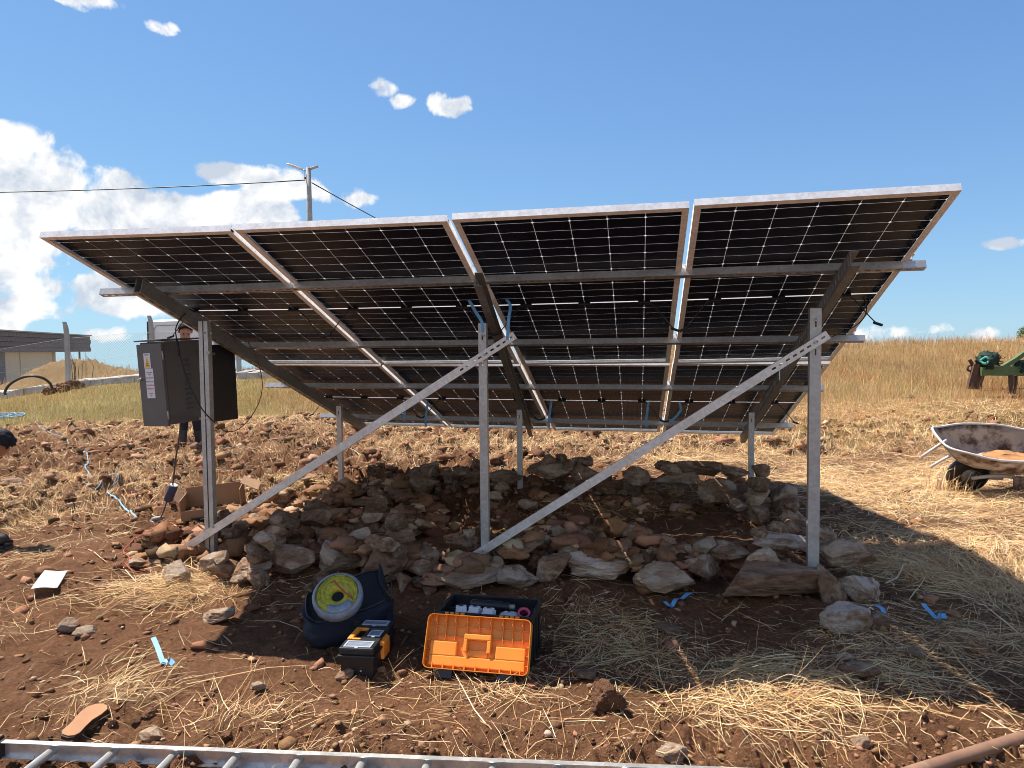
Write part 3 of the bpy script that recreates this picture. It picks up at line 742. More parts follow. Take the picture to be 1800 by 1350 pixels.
def build_pebbles(name, label, n, sub, kind):
    v0, f0 = ico(sub)
    if kind == 'rubble':
        w_ = np.array([.34, .14, .22, .10, .10, .10]); e_ = np.array([(-1.45, 5.65, .9, 1.05, .1), (-2.05, 5.1, .6, .5, .3), (.8, 4.6, 1.0, .33, -.16), (-.55, 4.5, .6, .3, -.1), (-.6, 6.85, .8, .28, -.05), (1.2, 6.4, 1.1, .25, -.1)])
        k = RNG.choice(6, n, p=w_); a_ = RNG.uniform(0, 6.283, n); q_ = np.sqrt(RNG.random(n)); lx_, ly_ = np.cos(a_) * q_ * e_[k, 2], np.sin(a_) * q_ * e_[k, 3]
        x = e_[k, 0] + lx_ * np.cos(e_[k, 4]) - ly_ * np.sin(e_[k, 4]); y = e_[k, 1] + lx_ * np.sin(e_[k, 4]) + ly_ * np.cos(e_[k, 4])
        s = np.clip(RNG.gamma(3.0, .012, n) + .012, .015, .07)
    else:
        ya = lambda u: 1.75 * (14 / 1.75) ** u
        x, y = scatter(lambda a, b: np.clip((.14 if kind == 'crumb' else .03) + tilled(a, b) * .9 - straw_map(a, b) * .3, .01, 1), n, ya, .78)
        s = RNG.gamma(1.3, .0050, n) * (.6 + .20 * y) + .002 if kind == 'crumb' else RNG.gamma(2.2, .008, n) * (.12 + .185 * y) * (.35 + .65 * sstep(2.4, 6, y)) + .003
        s = np.clip(s, .002, .07) * (.55 + .45 * sstep(2.2, 4.5, y))
    jit = 1 + RNG.normal(0, .30, (n, len(v0), 1))
    ax = np.stack([RNG.uniform(.8, 1.5, n), RNG.uniform(.8, 1.3, n), RNG.uniform(.45, .8, n)], 1)
    th = RNG.uniform(0, 6.283, n); c_, s_ = np.cos(th)[:, None], np.sin(th)[:, None]
    v = v0[None] * jit * (ax * s[:, None])[:, None]
    vx, vy = v[..., 0] * c_ - v[..., 1] * s_, v[..., 0] * s_ + v[..., 1] * c_
    z = ground_z(x, y)
    if kind == 'lump': z = z - s * .15
    if kind == 'rubble':
        jx = np.clip(((x - HX0) / HS).astype(int), 0, HNX - 1); jy = np.clip(((y - HY0) / HS).astype(int), 0, HNY - 1)
        keep_ = (HM[jy, jx] - z) < .19
        z = np.where(keep_, HM[jy, jx], z - .3) - s * .1
    v = np.stack([vx + x[:, None], vy + y[:, None], v[..., 2] + (z + s * .25)[:, None]], -1).reshape(-1, 3)
    f = (f0[None] + (np.arange(n) * len(v0))[:, None, None]).reshape(-1, 3)
    cols = np.array([(.25, .128, .068), (.17, .085, .045), (.34, .19, .108), (.46, .32, .20), (.30, .155, .085)])
    c = np.repeat(pick_cols(n, cols, .2, [.3, .25, .2, .08, .17]), len(v0), axis=0)
    m, t, b = new_mat(name + '_surface')
    a = t.nodes.new('ShaderNodeAttribute'); a.attribute_name = 'Col'
    nn = ramp_node(t, noise_node(t, 90, 5, .7), [(.3, (.7, .7, .7)), (.7, (1.2, 1.2, 1.2))])
    tlink(t, mix_col(t, 1.0, a.outputs['Color'], nn, 'MULTIPLY'), b.inputs['Base Color']); b.inputs['Roughness'].default_value = .95; b.inputs['Specular IOR Level'].default_value = .15
    bump_node(t, b, noise_node(t, 160, 4, .7), .6, .006)
    o = link(name, np_mesh(name, v, f, m, c, smooth=False), None)
    tag(o, label, 'pebbles' if name != 'rubble_stones' else 'rubble', kind='stuff')
build_pebbles('pebbles', 'small stones and crumbs of earth strewn over the soil', 15000, 1, 'crumb')
build_pebbles('earth_lumps', 'lumps of dug earth on the tilled soil', 3200, 2, 'lump')
build_pebbles('rubble_stones', 'small stones filling the gaps of the rock ring', 2200, 2, 'rubble')

# ------------------------------------------------------------------ solar array geometry (fitted from the photograph)
AP = dict(yaw=-0.1722967, tilt=0.3397881, x0=-2.5703541, y0=3.9518613, z0=0.6492484 + CAMZ, gx=0.0260658, gy=0.0248989, L=2.278, ry=-0.0034878, bow=0.0041632, tw=-0.0060975)
PW, PL = 1.134, 2.278
AU = 4 * PW + 3 * AP['gx']
def A(u, v, off=0.0):
    p = AP; t = p['tilt']
    dz = p['bow'] * ((u - AU / 2) ** 2 - (AU / 2) ** 2 / 3) * (1 - v / (2 * p['L'])) + p['tw'] * (u - AU / 2) * (v - p['L'])
    d = (u * math.cos(p['ry']), v * math.cos(t) - off * math.sin(t), -v * math.sin(t) + u * math.sin(p['ry']) + dz - off * math.cos(t))
    c, s = math.cos(p['yaw']), math.sin(p['yaw'])
    return Vector((p['x0'] + c * d[0] - s * d[1], p['y0'] + s * d[0] + c * d[1], p['z0'] + d[2]))
E_U = (A(AU, 1) - A(0, 1)).normalized()
E_UH = Vector((E_U.x, E_U.y, 0)).normalized()
E_N = Vector((0, 0, 1))

def galv(name, base=.56, rough=.38, tint=(1, 1.01, 1.03), metal=.88, dirt=.0):
    m, t, b = new_mat(name)
    c0 = t.nodes.new('ShaderNodeTexCoord'); v = t.nodes.new('ShaderNodeTexVoronoi'); v.inputs['Scale'].default_value = 55
    tlink(t, c0.outputs['Object'], v.inputs['Vector'])
    n = noise_node(t, 9, 6, .65)
    sp = ramp_node(t, v.outputs['Color'], [(.2, tuple(base * .90 * q for q in tint)), (.8, tuple(min(1, base * 1.06 * q) for q in tint))])
    st = ramp_node(t, n, [(.3, (.86, .84, .82)), (.65, (1.04, 1.04, 1.04))])
    dn = ramp_node(t, noise_node(t, 6.0, 8, .75, loc=(7, 3, 1)), [(.56, (0, 0, 0)), (.72, (.35, .35, .35))])
    tlink(t, mix_col(t, dn, mix_col(t, 1.0, sp, st, 'MULTIPLY'), (base * .5, base * .38, base * .27)), b.inputs['Base Color'])
    b.inputs['Metallic'].default_value = metal
    r = t.nodes.new('ShaderNodeMapRange'); r.inputs[3].default_value = rough - .1; r.inputs[4].default_value = rough + .22; tlink(t, n, r.inputs[0]); tlink(t, r.outputs[0], b.inputs['Roughness'])
    bump_node(t, b, noise_node(t, 160, 3, .6), .12, .002)
    return m
M_GALV = galv('galvanised_steel', .52, .42, (1, .99, .955), .65); M_ALU = galv('aluminium', .93, .45, (1, .99, .97), .08); M_DKSTEEL = galv('weathered_steel', .30, .5, (.97, 1, .97), .55)
def make_cell():
    m, t, b = new_mat('solar_cell')
    n = noise_node(t, 3.0, 3, .5)
    tlink(t, ramp_node(t, n, [(.3, (.0065, .0078, .0200)), (.7, (.0095, .0110, .0280))]), b.inputs['Base Color'])
    b.inputs['Roughness'].default_value = .16; b.inputs['Specular IOR Level'].default_value = .20
    # faint contact fingers
    c0 = t.nodes.new('ShaderNodeTexCoord'); w = t.nodes.new('ShaderNodeTexWave'); w.bands_direction = 'X'; w.inputs['Scale'].default_value = 26; w.inputs['Distortion'].default_value = .0
    tlink(t, c0.outputs['Object'], w.inputs['Vector'])
    r = t.nodes.new('ShaderNodeMapRange'); r.inputs[3].default_value = .30; r.inputs[4].default_value = .42; tlink(t, w.outputs['Fac'], r.inputs[0]); tlink(t, r.outputs[0], b.inputs['Roughness'])
    return m
M_CELL = make_cell()
def make_sheet():
    m, t, b = new_mat('panel_laminate')
    n = noise_node(t, 6, 4, .6)
    c = ramp_node(t, n, [(.3, (.80, .80, .80)), (.7, (.90, .90, .90))]); tlink(t, c, b.inputs['Base Color']); b.inputs['Roughness'].default_value = .25
    tr = t.nodes.new('ShaderNodeBsdfTranslucent'); tlink(t, c, tr.inputs[0])
    mx_ = t.nodes.new('ShaderNodeMixShader'); mx_.inputs[0].default_value = .60
    tlink(t, b.outputs[0], mx_.inputs[1]); tlink(t, tr.outputs[0], mx_.inputs[2]); tlink(t, mx_.outputs[0], t.nodes['Material Output'].inputs[0])
    return m
M_SHEET = make_sheet()
M_BLACK = simple('black_plastic', (.012, .012, .013), .42, var=.3, nscale=30)
M_RUBBER = simple('black_rubber', (.010, .010, .010), .55, var=.2, nscale=40)

def rail_mesh(name, length):
    """frame extrusion along x, outer wall at y=0 facing -y, flange towards +y; z 0..35 mm"""
    prof = [(0, 0), (0, .035), (.011, .035), (.011, .0332), (.002, .0332), (.002, .0022), (.032, .0022), (.032, 0)]
    b = MB(); a = [b.bm.verts.new((-length / 2, y, z)) for y, z in prof]; c = [b.bm.verts.new((length / 2, y, z)) for y, z in prof]; n = len(prof)
    for k in range(n): b.bm.faces.new((a[k], a[(k + 1) % n], c[(k + 1) % n], c[k]))
    b.bm.faces.new(a[::-1]); b.bm.faces.new(c)
    return b.mesh(name)
ME_RAIL_S = rail_mesh('frame_rail', PW); ME_RAIL_L = rail_mesh('frame_rail', PL - .0646)
ME_SHEET = MB().box((0, 0, .0290), (PW - .006, PL - .006, .0024)).mesh('laminate')
CPX, CPY = .1845, .0925
def cell_mesh():
    w, h, ch = .1818 / 2, .0888 / 2, .0066
    poly = [(-w, -h), (w, -h), (w, h - ch), (w - ch, h), (-w + ch, h), (-w, h - ch)]
    return MB().prism(poly, .0268, .0312).mesh('cell')
ME_CELL = cell_mesh()
ME_JB = MB().box((0, 0, .0175), (.075, .028, .0185), bevel=.004).mesh('junction_box')
GT = (0.0, math.sin(AP['tilt']), -math.cos(AP['tilt']))     # gravity in panel coordinates
def lead_mesh(side, outer=False):
    b = MB(); x0 = side * .395; xe = side * (PW / 2 + .013)
    pts = []
    for i in range(13):
        t = i / 12
        x = x0 + (xe - x0) * (t ** 1.15); drop = .20 * math.sin(t * math.pi / 2) ** 1.6
        pts.append((x + side * .02 * math.sin(t * 3.14), GT[1] * drop + .01 * math.sin(t * 5), .016 + GT[2] * drop * .9))
    b.tube(pts, .0034, 6)
    p, q = Vector(pts[-1]), Vector(pts[-3]); d = (p - q).normalized()
    b.tube([p - d * .055, p - d * .05, p - d * .004, p], [.005, .0085, .0085, .006], 8)
    return b.mesh('cable')
ME_LEAD = {-1: lead_mesh(-1), 1: lead_mesh(1)}
ORD = ['first', 'second', 'third', 'fourth']
def build_panels():
    for row in range(2):
        for i in range(4):
            uc = i * (PW + AP['gx']) + PW / 2; vc = row * (PL + AP['gy']) + PL / 2
            o = A(uc, vc); ex = (A(uc + .4, vc) - A(uc - .4, vc)).normalized(); ey = (A(uc, vc + .9) - A(uc, vc - .9))
            ey = (ey - ex * ey.dot(ex)).normalized(); ez = ex.cross(ey)
            root = empty('solar_panel'); root.matrix_world = frame_mat(o, ex, ey, ez)
            where = ('upper' if row == 0 else 'lower') + ' row'
            pos = ['leftmost', 'second from left', 'third from left', 'rightmost'][i]
            tag(root, 'dark framed solar panel seen from below, %s in the %s' % (pos, where), 'solar panel', 'solar panels of the array')
            for me, loc, rz in ((ME_RAIL_S, (0, -PL / 2, 0), 0), (ME_RAIL_S, (0, PL / 2, 0), math.pi), (ME_RAIL_L, (-PW / 2, 0, 0), -math.pi / 2), (ME_RAIL_L, (PW / 2, 0, 0), math.pi / 2)):
                r = link('frame_rail', me, M_ALU, root); r.location = loc; r.rotation_euler = (0, 0, rz)
            link('laminate', ME_SHEET, M_SHEET, root)
            for cx in range(6):
                for cy in range(24):
                    half = cy // 12; k = cy % 12
                    y = (-.0065 - (11.5 - k) * CPY) if half == 0 else (.0065 + (k + .5) * CPY)
                    c = link('cell', ME_CELL, M_CELL, root); c.location = ((cx - 2.5) * CPX, y, 0)
                    if cy % 2: c.rotation_euler = (0, 0, math.pi)
            for x in (-.369, 0, .369):
                j = link('junction_box', ME_JB, M_BLACK, root); j.location = (x, 0, 0)
            for s in (-1, 1): link('cable', ME_LEAD[s], M_RUBBER, root)
build_panels()

# ------------------------------------------------------------------ mounting rack
RACK = empty('mounting_rack', (0, 5.5, 0)); tag(RACK, 'galvanised steel rack of posts, rails and slanted braces under the panels', 'mounting rack')
def adopt(o, root):
    o.parent = root; o.matrix_parent_inverse = root.matrix_basis.inverted(); return o
def channel(name, p0, p1, up, w, h, t=.003, slots=(), lips=0.0, sl=.030, pitch=.05, sw=.012, mat=M_GALV, root=RACK):
    """steel channel from p0 to p1; web (width w) faces away from `up`; flanges (height h) run along `up`"""
    p0, p1 = Vector(p0), Vector(p1); ex = (p1 - p0); ln = ex.length; ex.normalize()
    ez = Vector(up); ez = (ez - ex * ez.dot(ex)).normalized(); ey = ez.cross(ex)
    rot = Matrix((ex, ey, ez)).transposed(); b = MB()
    def bx(x0, x1, y0, y1, z0, z1): b.box(p0 + rot @ Vector(((x0 + x1) / 2, (y0 + y1) / 2, (z0 + z1) / 2)), (x1 - x0, y1 - y0, z1 - z0), rot)
    cuts = []
    for s0, s1 in slots:
        x = s0 * ln + .02
        while x + sl < s1 * ln - .01: cuts.append((x, x + sl)); x += pitch
    bx(0, ln, -w / 2, -sw / 2, 0, t); bx(0, ln, sw / 2, w / 2, 0, t)
    x = 0.0
    for c0, c1 in cuts: bx(x, c0, -sw / 2, sw / 2, 0, t); x = c1
    bx(x, ln, -sw / 2, sw / 2, 0, t)
    for s in (-1, 1):
        y0, y1 = (s * w / 2, s * (w / 2 - t)) if s < 0 else (s * (w / 2 - t), s * w / 2)
        bx(0, ln, y0, y1, t, h)
        if lips:
            ya, yb = (-w / 2 + t, -w / 2 + lips) if s < 0 else (w / 2 - lips, w / 2 - t)
            bx(0, ln, ya, yb, h - t, h)
    return adopt(b.build(name, mat), RACK if root is None else root)
for v in (.70, 1.76, 2.87, 4.08):
    k = 6; pts = [(-.17 + (AU + .34) * i / k) for i in range(k + 1)]
    p0, p1 = A(-.165, v, .0425), A(AU + .085, v, .0425)
    up = (A(1, v, 0) - A(1, v, 1)).normalized()
    channel('purlin', p0, p1, up, .041, .041, .0022, slots=[(0, 1)], pitch=.05, sl=.028, sw=.011)
RAFT = [((.285, .46), (.235, 4.33)), ((2.35, .50), (2.10, 4.38)), ((4.285, .45), (4.275, 4.42))]
for i, ((u0, v0), (u1, v1)) in enumerate(RAFT):
    if i == 0:
        p0, p1 = A(u0, v0, .128), A(u1, v1, .128)
        channel('rafter', p0, p1, (A(1, 1, 0) - A(1, 1, 1)), .046, .083, .003, slots=[(0, 1)], pitch=.10, sl=.05, sw=.012, mat=M_DKSTEEL)
    else:
        s = -1
        p0, p1 = A(u0 - .024, v0, .086), A(u1 - .024, v1, .086)
        channel('rafter', p0, p1, E_U, .082, .045, .003, slots=[(0, 1)], pitch=.06, sl=.022, sw=.04, mat=M_DKSTEEL)
TO_CAM = Vector((-E_UH.y, E_UH.x, 0)); TO_CAM = TO_CAM if TO_CAM.y < 0 else -TO_CAM
POSTS = {}
M_BRACE = galv('bright_galvanised', .74, .42, (1, .99, .95), .55)
def post(key, u, v, off, w, h, opening, foot_px, mat=M_GALV):
    top = A(u, v, off); foot = Vector((top.x, top.y, bz(top.x, top.y) - .12))
    up = TO_CAM if opening else -TO_CAM
    base = Vector((0, 0, 0)) + (-TO_CAM * (h / 2) if opening else TO_CAM * (h / 2))
    POSTS[key] = (top, foot)
    return channel('post', top + base, foot + base, up, w, h, .003, slots=[(.03, .22)], lips=.029 if opening else .012, pitch=.16, sl=.035, sw=.009, mat=mat)
post('L', .385, 1.0, .105, .066, .045, True, None)
post('C', 2.275, 1.0, .15, .050, .045, False, None)
post('R', 4.215, 1.0, .115, .062, .045, False, None)
post('l', .40, 3.25, .11, .046, .04, False, None)
post('c', 2.150, 3.25, .12, .046, .04, False, None)
post('r', 4.190, 3.25, .12, .046, .04, False, None)
def on_post_plane(px, py, shift):
    q = POSTS['C'][0] + TO_CAM * shift; r = px_ray(px, py); o = Vector((0, 0, CAMZ))
    t = (q - o).dot(TO_CAM) / r.dot(TO_CAM); return o + r * t
for (a, b_, sh) in (((905, 589), (318, 968), .052), ((1456, 588), (820, 986), .052)):
    p1, p0 = on_post_plane(*a, sh), on_post_plane(*b_, sh)
    channel('brace', p1, p0, -TO_CAM, .050, .022, .003, slots=[(0.0, .16)], pitch=.045, sl=.024, sw=.011, mat=M_BRACE)
def bolt(p, ax, r=.009):
    ax = Vector(ax).normalized(); b = MB(); p = Vector(p)
    b.tube([p, p + ax * .007], r, 6); b.tube([p + ax * .007, p + ax * .016], r * .5, 8)
    adopt(b.build('bolt', M_GALV), RACK)
for px, py in ((852, 623), (1433, 602), (375, 926), (849, 968)): bolt(on_post_plane(px, py, .0525), TO_CAM)
for px, py in ((360, 585), (372, 586), (1436, 560), (850, 590)): bolt(on_post_plane(px, py, .026), TO_CAM, .007)
# clamps that hold the panels, seen in the gaps over each purlin
for v in (.70, 1.76, 2.87, 4.08):
    for i in range(5):
        u = -.012 if i == 0 else (AU + .012 if i == 4 else i * (PW + AP['gx']) - AP['gx'] / 2)
        p = A(u, v, -.018); ex = E_U; ey = (A(u, v + .3) - A(u, v - .3)).normalized(); ez = ex.cross(ey).normalized()
        rot = Matrix((ex, ey, ez)).transposed(); b = MB(); b.box(p, (.018, .05, .030), rot, .002)
        b.box(A(u, v, -.037), (.05, .05, .003), rot); adopt(b.build('clamp', M_ALU), RACK)

# ------------------------------------------------------------------ straps tied to the rack
M_BLUE = simple('blue_strap', (.13, .36, .62), .5, var=.2, nscale=30)
M_ROPE = simple('pale_blue_rope', (.20, .40, .56), .6, var=.25, nscale=60, bump=.3)
def ribbon(name, pts, width, label, wdir=(1, 0, 0), mat=None, thick=.0015, cat='strap', group=None):
    pts = [Vector(p) for p in pts]; b = MB(); rings = []
    for i, p in enumerate(pts):
        tn = (pts[min(i + 1, len(pts) - 1)] - pts[max(i - 1, 0)]).normalized()
        w = Vector(wdir); w = (w - tn * w.dot(tn)).normalized() * width / 2; n = tn.cross(w).normalized() * thick / 2
        rings.append([p - w - n, p + w - n, p + w + n, p - w + n])
    b.loft(rings, smooth=False)
    o = b.build(name, mat or M_BLUE); tag(o, label, cat, group); return o
def smooth_path(pts, n=6):
    P = [Vector(p) for p in pts]; out = []
    for i in range(len(P) - 1):
        a, b_, c, d = P[max(i - 1, 0)], P[i], P[i + 1], P[min(i + 2, len(P) - 1)]
        for k in range(n):
            t = k / n
            out.append(.5 * ((2 * b_) + (c - a) * t + (2 * a - 5 * b_ + 4 * c - d) * t * t + (3 * b_ - a - 3 * c + d) * t ** 3))
    return out + [P[-1]]
ribbon('cable_strap', smooth_path([at(824, 527, 4.36), at(836, 548, 4.33), at(847, 566, 4.31), at(849, 585, 4.31)]), .018, 'pale blue strap tied over the top of the middle post')
ribbon('cable_strap', smooth_path([at(890, 526, 4.30), at(897, 538, 4.27), at(894, 562, 4.24), at(892, 598, 4.22)]), .018, 'pale blue strap tied round the slotted end of the brace')
for px, lab in ((967, 'blue strap hanging under the lower row left of the middle'), (1138, 'blue strap hanging under the third lower panel'), (1192, 'curled blue strap hanging under the rightmost lower panel'), (750, 'blue strap hanging under the second lower panel'), (712, 'thin blue strap end under the leftmost gap of lower row')):
    d = 6.55 - (px - 900) * .0012
    ribbon('cable_strap', smooth_path([at(px + 2, 706, d), at(px + 4 if px == 1192 else px, 722, d), at(px - (10 if px == 1192 else 2), 738, d), at(px - (16 if px == 1192 else 1), 750 if px not in (1192, 712) else 738, d)]), .02, lab)

# ------------------------------------------------------------------ control cabinet
M_CAB = simple('cabinet_paint', (.115, .106, .100), .45, var=.12, nscale=5, dirt=(.62, (.16, .14, .12), .35), bump=.08, bscale=90)
M_CABD = simple('cabinet_dark', (.020, .020, .022), .4, var=.2, nscale=6)
M_WHITE = simple('label_white', (.72, .73, .75), .5, var=.04)
M_YEL = simple('label_yellow', (.78, .47, .02), .5, var=.06)
M_INK = simple('label_ink', (.02, .02, .03), .6, var=.1)
M_RED = simple('label_red', (.55, .03, .05), .6, var=.1)
cab = empty('control_cabinet'); cab.matrix_world = Matrix.Translation(at(301, 749, 4.93)) @ Matrix.Rotation(math.radians(-3.0), 4, Vector((-.43, .9, 0))) @ Matrix.Rotation(math.radians(62), 4, 'Z')
tag(cab, 'grey steel control cabinet with warning labels beside the left post', 'cabinet')
b = MB(); b.box((.155, .127, .297), (.31, .254, .575), bevel=.004); b.build('body', M_CAB, cab)
b = MB(); b.box((.150, .120, .596), (.37, .30, .010), bevel=.002); b.build('roof_plate', M_CAB, cab)
door = MB().box((-.017, .125, .287), (.022, .262, .57), bevel=.003).build('door', M_CAB, cab)
MB().box((-.003, .125, .287), (.005, .245, .55)).build('seal', M_RUBBER, door)
b = MB(); b.tube([(-.028, .238, .33), (-.036, .238, .33)], .011, 12); b.box((-.042, .238, .33), (.010, .030, .009), bevel=.002); b.build('latch', M_GALV, door)
lab = MB().box((-.0290, .140, .300), (.0012, .085, .205)).build('warning_label', M_WHITE, door)
lab2 = MB().box((-.0292, .150, .457), (.0012, .070, .105)).build('hazard_label', M_WHITE, door)
def flat_text(s, size, y, z, mat, parent, x=-.0302, name='lettering', sx=1.0):
    cu = bpy.data.curves.new('lettering', 'FONT'); cu.body = s; cu.size = size; cu.align_x = 'CENTER'; cu.align_y = 'CENTER'; cu.extrude = .0002
    tmp = bpy.data.objects.new('tmp', cu); COL.objects.link(tmp)
    dg = bpy.context.evaluated_depsgraph_get(); me = bpy.data.meshes.new_from_object(tmp.evaluated_get(dg)); bpy.data.objects.remove(tmp)
    # text plane -> faces -x, reading direction -y
    me.transform(Matrix(((0, 0, -1, x), (-sx, 0, 0, y), (0, 1, 0, z), (0, 0, 0, 1))))
    me.materials.clear(); return link(name, me, mat, parent)
for s, sz, z, mt in (('!', .012, .392, M_INK), ('GÜNEŞ ENERJİSİ', .0088, .374, M_INK), ('sistemleri', .009, .361, M_INK), ('BU SİSTEM', .0145, .338, M_RED), ('MES SOLAR', .0145, .313, M_INK), ('TARAFINDAN', .0130, .288, M_RED), ('YAPILMIŞTIR', .0130, .263, M_RED), ('*', .012, .245, M_INK), ('İLETİŞİM', .010, .229, M_INK), ('0 312', .010, .214, M_INK)):
    flat_text(s, sz, .140, z, mt, lab)
tri = MB(); tri.bm.faces.new([tri.bm.verts.new(p) for p in ((-.0302, .178, .412), (-.0302, .122, .412), (-.0302, .150, .488))]); tri.build('hazard_triangle', M_YEL, lab2)
flat_text('DİKKAT', .012, .150, .498, M_INK, lab2)
for z in (.425, .44): MB().box((-.0304, .150, z), (.0003, .03 - (z - .42) * .5, .004)).build('lettering', M_RED, lab2)
for z in (.08, .49): MB().tube([(-.020, -.006, z - .03), (-.020, -.006, z + .03)], .006, 8).build('hinge', M_GALV, cab)
for k in range(11):
    z = .10 + k * .034
    b = MB(); b.hexa([(.138, -.0005, z), (.186, -.0005, z), (.186, -.008, z + .002), (.138, -.008, z + .002), (.138, -.0005, z + .016), (.186, -.0005, z + .016), (.186, -.001, z + .0165), (.138, -.001, z + .0165)]); b.build('louvre', M_CAB, cab)
ra_, rb_ = at(371, 742, 5.22), at(416, 736, 5.50); rc_, rd_ = at(409, 606, 5.50), at(366, 606, 5.22); no_ = (rb_ - ra_).cross(rd_ - ra_).normalized() * .014
b = MB(); b.hexa([ra_, rb_, rb_ + no_, ra_ + no_, rd_, rc_, rc_ + no_, rd_ + no_]); adopt_later = b.build('rear_panel', M_CABD)
adopt_later.parent = cab; adopt_later.matrix_parent_inverse = cab.matrix_basis.inverted()
b = MB()
for y_ in (620, 735): b.tube([at(352, y_, 5.05), at(366, y_, 4.72)], .012, 6); b.tube([at(352, y_, 5.05), at(376, y_ + 2, 5.26)], .012, 6)
bo_ = b.build('bracket', M_GALV); bo_.parent = cab; bo_.matrix_parent_inverse = cab.matrix_basis.inverted()

# ------------------------------------------------------------------ loose cables and ropes
def cable(name, pts, r, label, mat, cat='cable', n=6, seg=6, drape=False):
    P_ = smooth_path(pts, seg)
    if drape: P_ = [Vector((p.x, p.y, max(p.z, gz(p.x, p.y) + r * 2.2))) for p in P_]
    if drape:
        zs_ = [p.z for p in P_]; P_ = [Vector((p.x, p.y, max(sum(zs_[max(0, i - 3):i + 4]) / len(zs_[max(0, i - 3):i + 4]), p.z - r))) for i, p in enumerate(P_)]
    o = MB().tube(P_, r, n).build(name, mat); tag(o, label, cat); return o
def gp(px, py, h=.01):
    g = on_ground(px, py); return Vector((g.x, g.y, gz(g.x, g.y) + h))
ck = empty('power_cable', at(310, 600, 4.75)); tag(ck, 'black cable looping over the cabinet and down past the left post', 'cable')
co = MB().tube(smooth_path([at(326, 551, 4.62), at(317, 560, 4.68), at(309, 578, 4.74), at(311, 600, 4.74), at(316, 625, 4.74), at(328, 665, 4.70), at(348, 708, 4.64), at(366, 732, 4.58), at(379, 744, 4.57)], 8), .0042, 8).build('wire', M_RUBBER); adopt(co, ck)
co = MB().tube([at(310, 596, 4.738), at(311.5, 604, 4.737), at(314, 618, 4.737), at(315.5, 626, 4.738)], [.007, .0095, .0095, .006], 8).build('sleeve', M_RUBBER); adopt(co, ck)
M_REDW = simple('red_wire', (.42, .055, .035), .5, var=.2, nscale=30); M_BRNW = simple('brown_wire', (.16, .045, .025), .5, var=.2, nscale=30)
cable('thin_cable', [at(436, 601, 5.3), at(452, 632, 5.3), at(461, 672, 5.3), at(456, 705, 5.3), at(438, 737, 5.25), at(414, 757, 5.2), at(392, 756, 5.1), at(379, 740, 4.9)], .0032, 'thin brown cable hanging in a loop right of the cabinet', M_BRNW)
cable('thin_cable', [at(1514, 520, 4.3), at(1523, 535, 4.3), at(1520, 556, 4.3), at(1500, 575, 4.32), at(1462, 592, 4.34)], .003, 'thin dark cable drooping under the top right panel', M_RUBBER)
cable('red_wire', [gp(298, 925, .03), gp(312, 935, .05), gp(315, 948, .02), gp(300, 935, .03), gp(270, 930, .02), gp(240, 948, .015), gp(220, 968, .02), gp(218, 980, .02), gp(228, 986, .02), gp(222, 996, .02), gp(222, 1004, .02), gp(236, 1011, .02), gp(258, 1008, .02)], .0035, 'thin red wire curling on the soil left of the stone ring', M_REDW, drape=True)
M_GREYW = simple('grey_wire', (.06, .065, .075), .5, var=.2, nscale=30)
cn = empty('hanging_cable', gp(300, 900)); tag(cn, 'dark cable hanging from the cabinet to the ground with a navy plug', 'cable')
co = MB().tube(smooth_path([at(318, 748, 5.1), at(314, 775, 5.2), at(309, 805, 5.4), at(305, 840, 5.55), at(302, 860, 5.6), at(292, 885, 5.62), at(287, 900, 5.66), gp(281, 912, .03), gp(272, 918, .02)], 6), .006, 7).build('wire', M_GREYW); adopt(co, cn)
p0, p1 = at(305.5, 853, 5.60), at(295, 880, 5.62); dd = (p0 - p1).normalized()
M_NAVY = simple('navy_plastic', (.030, .038, .085), .45, var=.2)
co = MB().tube([p1, p1 + dd * .01, p0 - dd * .01, p0], [.028, .034, .034, .030], 14).build('plug', M_NAVY); adopt(co, cn)
co = MB().tube([p0, p0 + dd * .006], [.0285, .027], 14).build('plug_face', M_WHITE); adopt(co, cn)
g = gp(276, 916, .025); co = MB().tube([g + Vector((-.05, 0, 0)), g + Vector((-.03, 0, .01)), g + Vector((.03, .02, .015)), g + Vector((.05, .03, .02))], [.008, .018, .020, .008], 8).build('tape_wrap', simple('tape', (.30, .27, .25), .6)); adopt(co, cn)
cable('rope', [gp(50, 752), gp(60, 756), gp(80, 758), gp(92, 768), gp(112, 770), gp(122, 782), gp(140, 795), gp(152, 802), gp(155, 815), gp(150, 830), gp(156, 838), gp(148, 850), gp(158, 858), gp(172, 858), gp(196, 850, .03), gp(210, 848, .04), gp(208, 856, .02), gp(192, 858)], .0065, 'pale blue rope snaking over the tilled soil at left', M_ROPE, 'rope', drape=True)
cable('rope', [gp(178, 878), gp(196, 886), gp(214, 893), gp(228, 903), gp(242, 914), gp(262, 919), gp(275, 920)], .0085, 'blue rope running to the taped cable end', M_ROPE, 'rope', drape=True)
pts = []
gc = gp(12, 738)
rr_ = random.Random(3)
for k in range(70):
    a = k * .55 + rr_.uniform(-.3, .3); rad = .22 + .10 * math.sin(k * .9)
    pts.append((gc.x + rad * 1.2 * math.cos(a), gc.y + rad * .9 * math.sin(a), gc.z + .04 + .10 * rr_.random()))
cable('rope_coil', pts, .009, 'tangled coil of pale blue rope on the grass at left edge', M_ROPE, 'rope', 5, 3)
M_HOSE = simple('black_hose', (.035, .035, .038), .4, var=.2)
cable('black_hose', [at(10, 694, 17.6), at(9, 688, 17.6), at(18, 675, 17.6), at(38, 664, 17.6), at(58, 661, 17.6), at(76, 665, 17.7), at(88, 674, 17.9), at(92, 684, 18)], .032, 'thick black hose arching out of the grass', M_HOSE, 'hose', 10)
